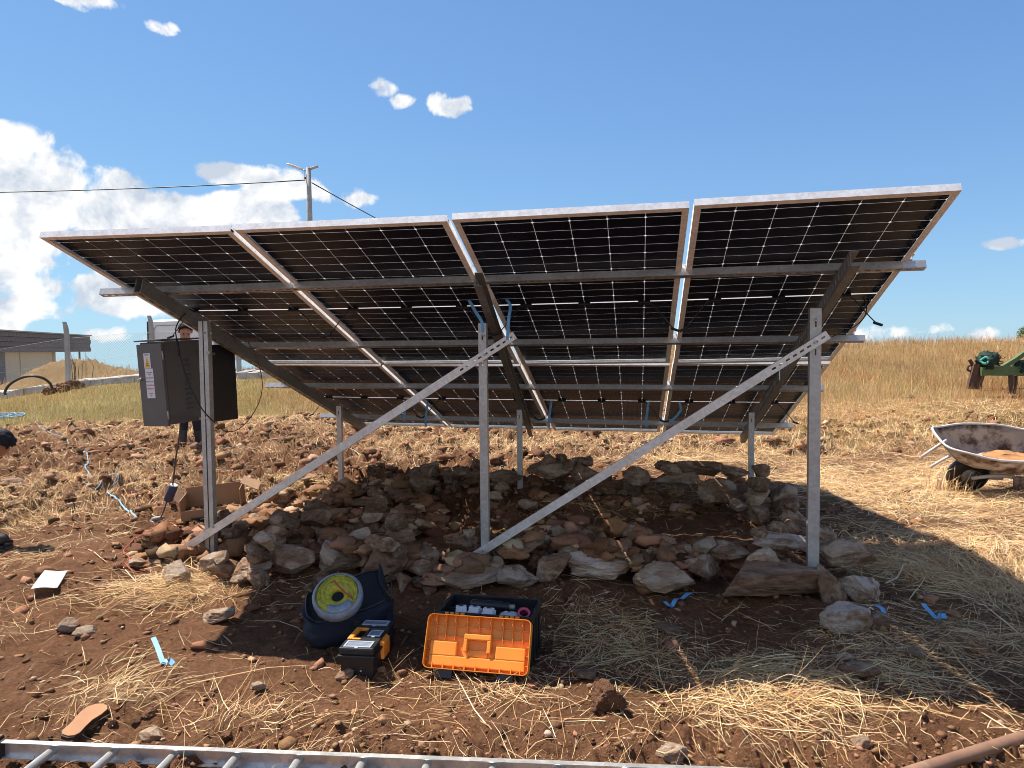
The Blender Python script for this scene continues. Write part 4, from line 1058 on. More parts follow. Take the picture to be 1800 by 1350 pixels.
# blue tape scraps on the ground
ribbon('blue_tape', smooth_path([gp(270, 1141, .035), gp(277, 1152, .03), gp(285, 1166, .015), gp(288, 1172, .012), gp(296, 1170, .03), gp(305, 1172, .012)]), .022, 'blue tape scrap on the sunlit soil at left')
ribbon('blue_tape', smooth_path([gp(1168, 1063, .02), gp(1180, 1070, .012), gp(1188, 1064, .04), gp(1198, 1058, .02), gp(1210, 1052, .025), gp(1221, 1050, .02)]), .022, 'blue tape scrap at the foot of the grey tan boulder')
ribbon('blue_tape', smooth_path([at(1508, 1070, 3.78), at(1524, 1066, 3.76), at(1540, 1065, 3.74), at(1551, 1070, 3.72), at(1553, 1078, 3.70)]), .022, 'blue strap lying under the white corner rock')
ribbon('blue_tape', smooth_path([gp(1622, 1083, .05), gp(1634, 1090, .03), gp(1648, 1097, .02), gp(1656, 1096, .04), gp(1660, 1100, .03)]), .024, 'blue tape scrap lying in the straw at right')

# ------------------------------------------------------------------ big open toolbox
M_ORANGE = simple('orange_plastic', (.86, .29, .030), .42, var=.07, nscale=9, bump=.05, bscale=120, dirt=(.60, (.50, .24, .08), .45))
M_TBLK = simple('toolbox_black', (.016, .017, .019), .38, var=.25, nscale=12, dirt=(.64, (.06, .045, .035), .4))
g = on_ground(851, 1080, .235); tb = empty('open_toolbox', (g.x, g.y, g.z - .235)); tb.rotation_euler = (0, 0, math.radians(-12))
tag(tb, 'large black toolbox standing open with its orange lid hanging forward', 'toolbox')
TBM = Matrix.Translation(tb.location) @ tb.rotation_euler.to_matrix().to_4x4()
b = MB(); hx, dy, hz, th = .222, .245, .235, .007
b.box((0, th / 2, hz / 2), (2 * hx, th, hz), bevel=.002); b.box((0, dy - th / 2, hz / 2), (2 * hx, th, hz), bevel=.002)
for s in (-1, 1): b.box((s * (hx - th / 2), dy / 2, hz / 2), (th, dy - 2 * th, hz - .001), bevel=.002)
b.box((0, dy / 2, .004), (2 * hx - .01, dy - .012, .008))
for y, z in ((-.004, hz - .012), (dy + .004, hz - .012)): b.box((0, y, z), (2 * hx + .016, .010, .022), bevel=.003)
for s in (-1, 1): b.box((s * (hx + .004), dy / 2, hz - .012), (.010, dy + .016, .022), bevel=.003)
for k in range(-3, 4): b.box((k * .062, -.003, .10), (.012, .006, .15), bevel=.002)
for s in (-1, 1):
    for y in (.05, .12, .19): b.box((s * (hx + .003), y, .10), (.006, .02, .17), bevel=.002)
b.build('body', M_TBLK, tb)
b = MB(); b.box((0, dy / 2, .190), (2 * hx - .018, dy - .018, .004))
for x in (-.11, .10): b.box((x, dy * .66, .199), (.004, dy * .45, .038))
for y in (.10,): b.box((0, y, .199), (2 * hx - .02, .004, .038))
b.box((.165, .05, .199), (.004, .08, .038)); b.build('tray', M_TBLK, tb)
# lid: local frame lx right, ly down the lid, ln towards the viewer
ly = Vector((0, -.46, -.888)).normalized(); lx = Vector((1, 0, 0)); ln = lx.cross(ly).normalized(); ln = ln if ln.y < 0 else -ln
LM = Matrix((lx, ly, ln)).transposed(); LO = Vector((0, -.052, .236))
lid = MB()
def lb(mb, x0, x1, y0, y1, z0, z1, bev=.0): mb.box(LO + LM @ Vector(((x0 + x1) / 2, (y0 + y1) / 2, (z0 + z1) / 2)), (x1 - x0, y1 - y0, z1 - z0), LM, bev)
LW, LH, LD = .236, .226, .050
def rrect(x0, x1, y0, y1, r, z):
    out = []
    for cx, cy, a0 in ((x1 - r, y1 - r, 0), (x0 + r, y1 - r, 90), (x0 + r, y0 + r, 180), (x1 - r, y0 + r, 270)):
        for k in range(6):
            a = math.radians(a0 + 18 * k); out.append(LO + LM @ Vector((cx + r * math.cos(a), cy + r * math.sin(a), z)))
    return out
lid.loft([rrect(-LW + .004, LW - .004, .004, LH - .004, .018, 0), rrect(-LW, LW, 0, LH, .022, .004), rrect(-LW, LW, 0, LH, .022, LD * .85), rrect(-LW - .003, LW + .003, -.003, LH + .003, .025, LD * .85), rrect(-LW - .004, LW + .004, -.004, LH + .004, .026, .002), rrect(-LW + .004, LW - .004, .004, LH - .004, .018, -.003)], cap=True, smooth=False)
LIDO = lid.build('lid', M_ORANGE, tb)
rb = MB()
for i, x in enumerate((-.20, -.155, -.11, -.055, 0, .055, .11, .155, .20)):
    lb(rb, x - .0012, x + .0012, .001, .105 if abs(x) > .08 else .075, .0005, .016)
    lb(rb, x - .0012, x + .0012, .001, .028, .016, .036)
for y in (.045, .088): lb(rb, -LW + .001, -.065 if y > .05 else LW - .001, y - .0012, y + .0012, .0005, .012)
lb(rb, .065, LW - .001, .087, .0895, .0005, .012)
for x in (-.20, -.15, -.10, -.05, .0, .06, .11, .16, .20): lb(rb, x - .002, x + .002, LH - .022, LH, .0005, .026)
for s in (-1, 1):
    for y in (.11, .15, .19): lb(rb, s * (LW - .007) - .006, s * (LW - .007) + .006, y - .0015, y + .0015, .0005, .02)
rb.build('rib', M_ORANGE, LIDO)
for x0, x1, y0, y1 in ((-.218, -.095, .112, .172), (-.218, .218, .172, .214), (.085, .218, .118, .172)):
    q = MB(); lb(q, x0, x1, y0, y1, .0005, .024, .004); q.build('raised_panel', M_ORANGE, LIDO)
hb = MB(); lb(hb, -.062, .062, .074, .098, .0005, .034, .004); lb(hb, -.062, -.046, .098, .150, .0005, .034, .003); lb(hb, .046, .062, .098, .150, .0005, .034, .003); lb(hb, -.045, .045, .140, .168, .0005, .008, .002)
hb.build('handle_housing', M_ORANGE, LIDO)
for x in (-.135, .140):
    q = MB(); lb(q, x - .033, x + .033, LH + .002, LH + .040, -.004, .030, .004); q.build('latch', M_TBLK, LIDO)
for x in (-.175, -.15, -.125, -.10, .085, .11, .135, .16):
    q = MB(); q.tube([(x - .009, -.012, hz - .002), (x + .009, -.012, hz - .002)], .007, 8); q.box((x, -.026, hz - .010), (.016, .022, .010), Matrix.Rotation(.5, 3, 'X')); q.build('hinge', M_ORANGE, tb)
# things in the tray
def tbp(x, y, z): return TBM @ Vector((x, y, z))
M_ITEM = simple('breaker_white', (.62, .64, .68), .45, var=.06)
for x, y, rz, lab_ in ((-.125, .052, .25, 'white circuit breaker at the left end of the open toolbox tray'), (-.060, .055, -.1, 'white circuit breaker second from left in the toolbox tray'), (.010, .045, -.15, 'white circuit breaker in the middle of the toolbox tray')):
    o = empty('circuit_breaker', tbp(x, y, .193)); o.rotation_euler = (0, 0, rz + math.radians(-12)); tag(o, lab_, 'circuit breaker', 'circuit breakers in the toolbox')
    q = MB(); q.box((0, 0, .020), (.052, .060, .040), bevel=.003); q.box((0, 0, .047), (.050, .030, .016), bevel=.003); q.build('body', M_ITEM, o)
    MB().box((0, .002, .058), (.018, .008, .014), Matrix.Rotation(.5, 3, 'X'), .002).build('switch', M_BLACK, o)
o = empty('cable_tool', tbp(-.005, .150, .222)); o.rotation_euler = (0, 0, math.radians(-14)); tag(o, 'thick black tool handle lying across the toolbox tray', 'tool')
MB().lathe([(0, -.10), (.018, -.10), (.023, -.092), (.024, .05), (.021, .06), (.021, .085), (.018, .092), (0, .092)], 16, 'X').build('grip', M_BLACK, o)
MB().lathe([(0, .092), (.014, .092), (.014, .115), (.010, .12), (0, .12)], 12, 'X').build('tip', M_DKSTEEL, o)
M_PINK = simple('pink_tape', (.52, .06, .12), .4, var=.1)
o = MB().lathe([(.026, 0), (.030, 0), (.030, .02), (.026, .02), (.020, .018), (.020, .002), (.026, 0)], 20).build('tape_roll', M_PINK); o.location = tbp(.172, .075, .215); o.rotation_euler = (.55, .1, 0); tag(o, 'red roll of tape at the right end of the toolbox tray', 'tape roll')
M_PKT = simple('packet_card', (.22, .16, .10), .4, var=.4, nscale=40)
o = MB().box((0, 0, 0), (.125, .035, .012), bevel=.002).build('packet', M_PKT); o.location = tbp(.105, .030, .202); o.rotation_euler = (.25, 0, math.radians(-14)); tag(o, 'long printed packet along the front of the toolbox tray', 'packet')
M_CLRW = simple('clear_bag', (.45, .48, .52), .2, var=.2, nscale=40)
q = MB(); rg_ = random.Random(5)
q.loft([[Vector((.055 * math.cos(a) * s, .028 * math.sin(a) * s + rg_.uniform(-.003, .003), z + rg_.uniform(-.003, .003))) for a in [k * .628 for k in range(10)]] for s, z in ((.8, 0), (1, .008), (.9, .018), (.5, .026))])
o = q.build('screw_bag', M_CLRW); o.location = tbp(.105, .085, .195); o.rotation_euler = (0, 0, -.3); tag(o, 'clear bag of small screws beside the red tape roll', 'bag')

# ------------------------------------------------------------------ small toolbox
g = on_ground(637, 1196); st = empty('small_toolbox', (g.x - .005, g.y + .16, g.z)); st.rotation_euler = (0, 0, math.radians(-7))
tag(st, 'small black toolbox with orange handle and clear lid pockets', 'toolbox')
b = MB(); b.hexa([(-.070, -.155, 0), (.070, -.155, 0), (.070, .155, 0), (-.070, .155, 0), (-.078, -.163, .105), (.078, -.163, .105), (.078, .163, .105), (-.078, .163, .105)])
b.box((0, 0, .108), (.172, .342, .012), bevel=.004); b.build('body', M_TBLK, st)
b = MB(); b.box((0, -.118, .130), (.160, .095, .034), bevel=.008); b.box((0, .118, .130), (.160, .095, .034), bevel=.008); b.box((.028, 0, .128), (.095, .140, .030), bevel=.004); b.box((0, 0, .117), (.15, .15, .008)); LD2 = b.build('lid', M_TBLK, st)
M_CLEAR = simple('clear_plastic', (.20, .23, .27), .18, var=.25, nscale=35, spec=.7); M_CLRF = simple('clear_frame', (.36, .40, .46), .3, var=.1)
for (x, y, w, h) in ((.0, -.125, .125, .066), (.0, .128, .125, .056), (.037, .005, .060, .070)):
    q = MB()
    for s in (-1, 1): q.box((x + s * (w / 2 - .004), y, .1485), (.008, h, .004)); q.box((x, y + s * (h / 2 - .004), .1487), (w - .0165, .008, .004))
    pk = q.build('pocket_frame', M_CLRF, LD2); MB().box((x, y, .1475), (w - .017, h - .017, .0022)).build('pocket_window', M_CLEAR, pk)
    MB().box((x, y - h / 2 - .004, .147), (.016, .012, .006), bevel=.002).build('catch', M_CLRF, pk)
b = MB(); b.box((-.064, 0, .142), (.024, .135, .016), bevel=.005); b.box((-.035, -.060, .142), (.044, .014, .014), bevel=.004); b.box((-.035, .060, .142), (.044, .014, .014), bevel=.004); b.build('handle', M_ORANGE, st)
b = MB(); b.hexa([(.078, -.055, .055), (.090, -.05, .05), (.090, .045, .05), (.078, .05, .055), (.074, -.05, .135), (.092, -.045, .122), (.092, .040, .122), (.074, .045, .135)]); b.build('latch', M_ORANGE, st)
MB().box((.02, -.1645, .045), (.008, .003, .008)).build('keyhole', M_GALV, st)

# ------------------------------------------------------------------ navy bag with wire coil
M_NAVYF = simple('navy_fabric', (.007, .010, .024), .8, var=.35, nscale=7, bump=.5, bscale=260, dirt=(.64, (.05, .045, .05), .4))
M_NAVYD = simple('navy_lining', (.006, .007, .012), .85, var=.3, nscale=8)
g = on_ground(592, 1144); bag = empty('tool_bag', (g.x + .01, g.y + .20, g.z)); bag.rotation_euler = (0, 0, math.radians(18))
tag(bag, 'dark navy fabric bag standing open behind the small toolbox', 'bag')
def bag_ring(w, d, z, tilt, seed, n=40, amp=.012):
    out = []; rg = random.Random(seed); ph = [rg.uniform(0, 6.28) for _ in range(5)]
    for k in range(n):
        a = 2 * math.pi * k / n; c, s = math.cos(a), math.sin(a)
        e = .42; x = abs(c) ** e * (1 if c > 0 else -1) * w / 2; y = abs(s) ** e * (1 if s > 0 else -1) * d / 2
        wob = amp * (math.sin(3 * a + ph[0]) + .7 * math.sin(5 * a + ph[1]) + .5 * math.sin(9 * a + ph[2]))
        out.append(Vector((x + wob * c, y + wob * s, z + tilt * (.7 * x / w + .9 * y / d) + wob * .5)))
    return out
outer = [bag_ring(.38, .28, .0, 0, 1, amp=.004), bag_ring(.415, .31, .02, 0, 2, amp=.008), bag_ring(.43, .32, .07, .01, 3, amp=.010), bag_ring(.425, .315, .075, .01, 3, amp=.010), bag_ring(.42, .31, .13, .03, 4), bag_ring(.41, .30, .165, .06, 5), bag_ring(.39, .27, .190, .10, 6, amp=.010), bag_ring(.375, .255, .197, .11, 6, amp=.010)]
fine_ = []
for i in range(len(outer) - 1):
    for k in range(5): fine_.append([outer[i][j].lerp(outer[i + 1][j], k / 5) for j in range(40)])
fine_.append(outer[-1])
for i, rg_r in enumerate(fine_[:-1]):
    for j, p in enumerate(rg_r):
        w_ = float(vnoise3(np.array([p.x * 14]), np.array([p.y * 14]), np.array([p.z * 26]), 5)[0] - .5) + .5 * float(vnoise3(np.array([p.x * 34]), np.array([p.y * 34]), np.array([p.z * 50]), 6)[0] - .5)
        rg_r[j] = p + Vector((p.x, p.y, 0)).normalized() * w_ * .022
b = MB(); b.loft(fine_, cap=False); bod = b.build('shell', M_NAVYF, bag)
inner = [bag_ring(.375, .255, .197, .11, 6, amp=.010), bag_ring(.36, .24, .17, .09, 6, amp=.01), bag_ring(.34, .22, .10, .03, 7), bag_ring(.30, .20, .06, 0, 8)]
b = MB(); b.loft(inner, cap=True); b.build('lining', M_NAVYD, bag)
rim = outer[-1]; b = MB(); b.tube([p + Vector((0, 0, .003)) for p in rim] + [rim[0] + Vector((0, 0, .003)), rim[1] + Vector((0, 0, .003))], .006, 6); b.build('zip', M_BLACK, bag)
b = MB()
b.loft([[Vector((x - .016, y, z)), Vector((x + .016, y, z)), Vector((x + .016, y - .003, z)), Vector((x - .016, y - .003, z))] for x, y, z in ((.03, -.160, .02), (.03, -.172, .06), (.03, -.172, .10), (.03, -.168, .125))], smooth=False)
b.box((.03, -.176, .10), (.045, .012, .03), bevel=.003); b.build('strap', M_BLACK, bag)
b = MB(); hp = smooth_path([(.195, .10, .24), (.215, .04, .27), (.215, -.05, .25), (.205, -.10, .18)]); b.loft([[p + Vector((0, -.014, 0)), p + Vector((0, .014, 0)), p + Vector((.004, .014, .003)), p + Vector((.004, -.014, .003))] for p in hp]); b.build('handle', M_BLACK, bag)
# stiff gusset flap that rises to a peak on the right
b = MB(); b.loft([[Vector((.185, -.06 + .16 * t, .22 + .04 * t)), Vector((.200, -.06 + .16 * t, .22 + .04 * t)), Vector((.165 + .02 * t, -.04 + .16 * t, .265 + .05 * t)), Vector((.155 + .02 * t, -.04 + .16 * t, .26 + .05 * t))] for t in (0, .33, .66, 1)]); b.build('flap', M_NAVYF, bag)
M_YWIRE = simple('yellow_wire', (.42, .38, .03), .45, var=.35, nscale=45, bump=.6, bscale=120)
M_WRAP = simple('shrink_wrap', (.20, .23, .28), .22, var=.25, nscale=30)
coil = empty('wire_coil', at(594, 1049, 3.44)); coil.rotation_euler = (math.radians(42), math.radians(-6), math.radians(10))
tag(coil, 'yellow coil of wire in clear wrap inside the navy bag', 'wire coil')
b = MB(); prof = []
for k in range(17):
    a = math.pi * 2 * k / 16; prof.append((.073 + .045 * math.cos(a), .030 * math.sin(a)))
b.lathe(prof, 40); b.build('coil_body', M_YWIRE, coil)
b = MB()
for k in range(34):
    a0 = k * .185; rad = .045 + .068 * ((k * 7) % 11) / 11
    b.tube([(rad * math.cos(a0 + t * .22), rad * math.sin(a0 + t * .22), .031 * math.sin(math.acos(max(-1, min(1, (rad - .078) / .042)))) + .001) for t in range(6)], .0025, 5)
b.build('wire_turn', M_YWIRE, coil)
b = MB(); b.lathe([(.1185, -.026), (.121, -.02), (.122, 0), (.121, .018), (.112, .030), (.104, .033), (.103, .031), (.112, .027), (.1185, .016)], 40); b.build('wrap', M_WRAP, coil)
b = MB(); b.loft([[Vector((r * math.cos(a), r * math.sin(a), .034 - .5 * max(0, r - .085))) for r in (.062, .085, .112)] + [Vector((r * math.cos(a), r * math.sin(a), .036 - .5 * max(0, r - .085))) for r in (.112, .085, .062)] for a in [math.radians(235 + 12 * k) for k in range(8)]]); b.build('wrap_band', M_WRAP, coil)
b = MB(); b.tube(smooth_path([(-.012, .070, .034), (.010, .03, .05), (.04, -.01, .045), (.075, -.045, .03)]), .004, 6); b.build('red_end', M_REDW, coil)
rw = MB()
for k in range(5): rw.tube(smooth_path([at(556 + k * 1.0, 1068 + k * 2.2, 3.43), at(572, 1074 + k * 2, 3.40), at(592, 1075 + k * 1.5, 3.395), at(606, 1068 + k * 1.5, 3.41)]), .0035, 6)
o = rw.build('red_cable', M_REDW); tag(o, 'red cable strands below the yellow coil in the navy bag', 'cable')

# ------------------------------------------------------------------ cardboard box with blue tray, paper, insole, ladder, pipe
M_CARD = simple('cardboard', (.32, .185, .10), .8, var=.12, nscale=8, bump=.15, bscale=70)
g = on_ground(372, 918); cb = empty('cardboard_box', (g.x - .02, g.y + .12, g.z + .05)); cb.scale = (1.3, 1.2, 1.4); cb.rotation_euler = (math.radians(3), math.radians(-4), math.radians(14))
tag(cb, 'open brown cardboard box on the straw behind the left post', 'box')
for nm, c_, s_, r_ in (('wall', (0, .13, .075), (.36, .004, .15), 0), ('wall', (-.178, 0, .06), (.004, .256, .12), 0), ('wall', (.178, 0, .075), (.004, .256, .15), 0), ('wall', (0, -.13, .03), (.36, .004, .06), 0), ('floor_panel', (0, 0, .002), (.356, .256, .004), 0)):
    MB().box(c_, s_).build(nm, M_CARD, cb)
MB().box((.235, .02, .155), (.115, .235, .004), Matrix.Rotation(math.radians(28), 3, 'Y')).build('flap', M_CARD, cb)
MB().box((-.2, -.02, .125), (.055, .22, .004), Matrix.Rotation(math.radians(55), 3, 'Y')).build('flap', M_CARD, cb)
MB().box((-.1808, -.06, .055), (.0008, .05, .045)).build('label', M_WHITE, cb)
M_TEAL = simple('blue_tray', (.015, .045, .085), .3, var=.2)
g2 = on_ground(380, 916); o = empty('blue_tray', (g2.x, g2.y - .02, g2.z + .05)); o.rotation_euler = (math.radians(20), math.radians(-6), math.radians(14)); tag(o, 'dark blue plastic tray leaning against the cardboard box', 'tray')
q = MB(); q.box((0, 0, .012), (.34, .12, .006), bevel=.002)
for s in (-1, 1): q.box((0, s * .058, .026), (.34, .006, .026), bevel=.002); q.box((s * .168, 0, .026), (.006, .11, .024), bevel=.002)
q.build('shell', M_TEAL, o); MB().tube([(-.1, -.063, .03), (-.1, -.085, .035), (.1, -.085, .035), (.1, -.063, .03)], .005, 6).build('handle', M_BLACK, o)

M_PAPER = simple('paper', (.80, .81, .80), .7, var=.03)
cs = [gp(54, 1050, .034), gp(101, 1046, .032), gp(119, 1012, .030), gp(79, 1014, .030)]
zm_ = max(c.z for c in cs)
for c in cs: c.z = .5 * c.z + .5 * zm_
q = MB(); n = 8; grid = [[None] * (n + 1) for _ in range(n + 1)]
for i in range(n + 1):
    for j in range(n + 1):
        a, b2 = i / n, j / n
        p = (cs[0] * (1 - a) + cs[1] * a) * (1 - b2) + (cs[3] * (1 - a) + cs[2] * a) * b2
        grid[i][j] = q.bm.verts.new(p + Vector((0, 0, .008 + .006 * math.sin(a * 4 + b2 * 2))))
for i in range(n):
    for j in range(n): q.bm.faces.new((grid[i][j], grid[i + 1][j], grid[i + 1][j + 1], grid[i][j + 1])).smooth = True
r_ = bmesh.ops.solidify(q.bm, geom=q.bm.faces[:], thickness=.0008)
o = q.build('paper_sheet', M_PAPER); tag(o, 'white sheet of paper lying on the bare soil', 'paper')

M_SOLE = simple('tan_leather', (.36, .17, .075), .65, var=.12, nscale=14); M_SOLED = simple('dark_rubber_sole', (.03, .02, .016), .7)
a0, a1 = gp(127, 1306, .02), gp(168, 1264, .04); ax = (a1 - a0); L_ = .25; ax.normalize()
sole = empty('shoe_insole', (a0 + a1) / 2); sole.rotation_euler = (math.radians(8), 0, math.atan2(ax.y, ax.x)); tag(sole, 'brown shoe sole lying on the soil just behind the ladder', 'shoe sole')
def foot(s): return [(x * L_ * s, y * L_ * s) for x, y in ((-.5, -.03), (-.47, -.11), (-.38, -.145), (-.2, -.13), (0, -.125), (.2, -.17), (.36, -.175), (.46, -.12), (.5, -.02), (.47, .08), (.36, .155), (.2, .17), (0, .145), (-.2, .125), (-.38, .13), (-.47, .07))]
MB().prism(foot(1.0), 0, .012).build('outsole', M_SOLED, sole); MB().prism(foot(.95), .0122, .0165).build('footbed', M_SOLE, sole)

lad = empty('ladder'); P0 = on_ground(8, 1303, .085); P1 = on_ground(1050, 1347, .085)
ex = (P1 - P0).normalized(); ex.z *= .5; ex.normalize(); lad.location = P0 - Vector((0, 0, .055)); eyl = Vector((-ex.y, ex.x, 0)).normalized(); ezl = ex.cross(eyl)
lad.matrix_world = frame_mat(P0 - Vector((0, 0, .055)), ex, eyl, ezl); tag(lad, 'aluminium ladder lying flat along the bottom edge', 'ladder')
M_LAD = galv('ladder_aluminium', .78, .32, (1, .99, .96), .75)
LLEN = 3.3
for y in (0, -.40):
    q = MB(); q.box((LLEN / 2, y, .029), (LLEN, .004, .058)); q.box((LLEN / 2, y + (-.011 if y == 0 else .011), .0565), (LLEN, .018, .003)); q.box((LLEN / 2, y + (-.011 if y == 0 else .011), .0015), (LLEN, .018, .003)); q.build('rail', M_LAD, lad)
    MB().box((-.004, y + (-.010 if y == 0 else .010), .029), (.012, .028, .060), bevel=.003).build('end_cap', M_BLACK, lad)
ME_RUNG = MB().tube([(0, -.398, 0), (0, -.002, 0)], .0145, 12).mesh('rung')
for k in range(14):
    o = link('rung', ME_RUNG, M_LAD, lad); o.location = (.185 + k * .222, 0, .030)

M_PIPE = simple('brown_pipe', (.24, .13, .075), .55, var=.2, nscale=10, dirt=(.58, (.36, .25, .17), .6), bump=.15)
p0, p1 = on_ground(1598, 1362, .045), on_ground(1800, 1297, .05); dv = (p1 - p0)
o = MB().tube([p0 - dv * .35, p0, p0 + dv * .5, p1, p1 + dv * 1.2], [.023, .023, .0232, .0235, .024], 18).build('brown_pipe', M_PIPE); tag(o, 'dusty brown pipe lying at the bottom right corner', 'pipe')
M_ROOT = simple('pale_root', (.50, .43, .35), .7, var=.2, nscale=30)
q = MB()
q.tube(smooth_path([gp(1556, 1028, .02), gp(1566, 1026, .03), gp(1578, 1024, .04), gp(1588, 1014, .07)]), [.006] * 6 + [.005] * 6 + [.004] * 7, 6); q.tube(smooth_path([gp(1566, 1027, .03), gp(1572, 1034, .03), gp(1570, 1036, .02)]), .004, 6)
q.tube(smooth_path([gp(1572, 1025, .04), gp(1562, 1018, .05), gp(1555, 1018, .04)]), .004, 6)
o = q.build('dry_root', M_ROOT); tag(o, 'pale forked root sticking up right of the white corner rock', 'root')

# ------------------------------------------------------------------ wheelbarrow
def barrow_paint():
    m, t, b_ = new_mat('barrow_paint')
    n1 = noise_node(t, 5.5, 8, .72); n2 = noise_node(t, 2.0, 4, .6, loc=(2, 1, 4))
    paint = ramp_node(t, n2, [(.3, (.42, .34, .27)), (.7, (.60, .51, .42))])
    mud = ramp_node(t, noise_node(t, 14, 6, .7), [(.3, (.075, .035, .02)), (.7, (.19, .10, .06))])
    f = ramp_node(t, n1, [(.46, (0, 0, 0)), (.60, (1, 1, 1))])
    tlink(t, mix_col(t, f, paint, mud), b_.inputs['Base Color']); b_.inputs['Roughness'].default_value = .75
    bump_node(t, b_, n1, .5, .01); return m
M_BARROW = barrow_paint(); M_RIM = simple('barrow_rim', (.55, .52, .50), .55, var=.15, nscale=12); M_MUD = simple('orange_mud', (.40, .19, .075), .9, var=.25, nscale=12, bump=.4)
g = on_ground(1738, 862); wb = empty('wheelbarrow', g); wb.scale = (1.12, 1.12, 1.1); wb.rotation_euler = (math.radians(21), math.radians(2), math.radians(-4))
tag(wb, 'muddy white wheelbarrow tilted on the straw at right', 'wheelbarrow')
def loop(x0, x1, w, z, n=44, e=.66, xs=0, nose=0):
    out = []
    for k in range(n):
        a = 2 * math.pi * k / n; c, s = math.cos(a), math.sin(a)
        x = (x0 + x1) / 2 + abs(c) ** e * (1 if c > 0 else -1) * (x1 - x0) / 2; y = abs(s) ** e * (1 if s > 0 else -1) * w / 2
        y *= 1 - .10 * max(0, -c) ** 2
        out.append(Vector((x, y, z + nose * max(0, -c) ** 3 + .012 * math.sin(5 * a))))
    return out
rings = [loop(-.54, .46, .62, .48, nose=.03), loop(-.50, .44, .58, .43, nose=.02), loop(-.40, .40, .50, .35), loop(-.27, .36, .42, .295), loop(-.18, .30, .32, .285)]
q = MB(); q.loft(rings, cap=False); q.bm.faces.new([v for v in list(q.bm.verts)[-44:]])
bmesh.ops.solidify(q.bm, geom=q.bm.faces[:], thickness=.004); q.build('tray', M_BARROW, wb)
q = MB(); r0 = rings[0]; q.tube(r0 + [r0[0], r0[1]], .010, 8, cap=False); q.build('rim', M_RIM, wb)
q = MB(); q.loft([loop(-.10, .34, .36, .298, n=30), loop(-.05, .32, .30, .302, n=30), loop(.0, .28, .2, .303, n=30)], cap=True); q.build('mud', M_MUD, wb)
wh = MB().lathe([(.07, -.03), (.145, -.04), (.165, -.028), (.17, 0), (.165, .028), (.145, .04), (.07, .03), (.07, -.03)], 28, 'Y', (-.21, 0, .15)).build('tyre', M_RUBBER, wb)
MB().lathe([(.0, -.028), (.03, -.03), (.07, -.018), (.07, .018), (.03, .03), (0, .028)], 20, 'Y', (-.21, 0, .15)).build('hub', M_DKSTEEL, wh)
for s in (-1, 1):
    MB().tube(smooth_path([(-.21, s * .06, .15), (-.04, s * .13, .225), (.2, s * .20, .25), (.6, s * .26, .33), (1.05, s * .30, .46)]), .016, 10).build('handle', M_RIM, wb)
    MB().tube([(-.40, s * .10, .43), (-.50, s * .09, .34), (-.58, s * .085, .26)], .012, 8).build('guard', M_RIM, wb)
    MB().hexa([(.10, s * .21 - .012, -.01), (.22, s * .21 - .012, -.01), (.22, s * .21 + .012, -.01), (.10, s * .21 + .012, -.01), (.03, s * .20 - .012, .255), (.30, s * .20 - .012, .265), (.30, s * .20 + .012, .265), (.03, s * .20 + .012, .255)]).build('leg', M_BARROW, wb)

g = on_ground(1672, 866); rg = np.random.default_rng(8); nb = 130; k = 5; tt = np.linspace(0, 1, k)[None]
bx_ = g.x + rg.normal(0, .10, nb); by_ = g.y + rg.normal(0, .06, nb); th_ = np.where(rg.random(nb) < .6, rg.normal(.3, .6, nb), rg.uniform(0, 6.28, nb)); hh_ = rg.uniform(.08, .26, nb); rr2 = hh_ * rg.uniform(.4, 1.1, nb)
P_ = np.stack([bx_[:, None] + (np.cos(th_) * rr2)[:, None] * tt ** 1.4, by_[:, None] + (np.sin(th_) * rr2 * .6)[:, None] * tt ** 1.4, bz(g.x, g.y) + hh_[:, None] * np.sin(tt * rg.uniform(1.5, 2.6, (nb, 1)))], -1)
Wv_ = np.repeat(np.stack([-np.sin(th_), np.cos(th_), np.zeros(nb)], -1)[:, None], k, 1)
o = link('grass_tuft', ribbon_mesh('grass_tuft', P_, Wv_, np.repeat(rg.uniform(.003, .007, nb)[:, None], k, 1) * np.array([1, 1, .9, .7, .3])[None], pick_cols(nb, STRAW_COLS), M_STRAW), None)
tag(o, 'dry grass tuft in front of the wheelbarrow wheel', 'grass tuft')

# ------------------------------------------------------------------ farm implement on the slope
M_GREEN = simple('green_paint', (.085, .135, .045), .6, var=.2, nscale=8, dirt=(.55, (.10, .06, .035), .8)); M_RUST = simple('rust', (.085, .042, .026), .8, var=.35, nscale=16, bump=.3)
PD = 14.3
pl = empty('field_plough', on_ground(1712, 690)); tag(pl, 'green and rusty field plough standing in the dry grass at right', 'plough')
def pt(x, y, dd=0.0): return at(x, y, PD + dd)
def bar(name, pts, w, h, mat):
    pts = [Vector(p) for p in pts]; q = MB(); rings = []
    for i, p in enumerate(pts):
        tn = (pts[min(i + 1, len(pts) - 1)] - pts[max(i - 1, 0)]).normalized(); sd = tn.cross(Vector((0, 1, 0))).normalized() * h / 2; dp = Vector((0, 1, 0)) * w / 2
        rings.append([p - sd - dp, p + sd - dp, p + sd + dp, p - sd + dp])
    q.loft(rings, smooth=False); return adopt(q.build(name, mat), pl)
bar('beam', [pt(1723, 653), pt(1765, 651), pt(1860, 655)], .14, .17, M_GREEN)
bar('arm', [pt(1762, 646), pt(1785, 632), pt(1806, 617), pt(1850, 600)], .08, .08, M_GREEN)
bar('beam', [pt(1723, 654, 1.0), pt(1850, 656, 1.0)], .12, .14, M_GREEN)
bar('crossbar', [pt(1728, 652, -.05), pt(1728, 652, 1.05)], .001, .12, M_GREEN) if False else None
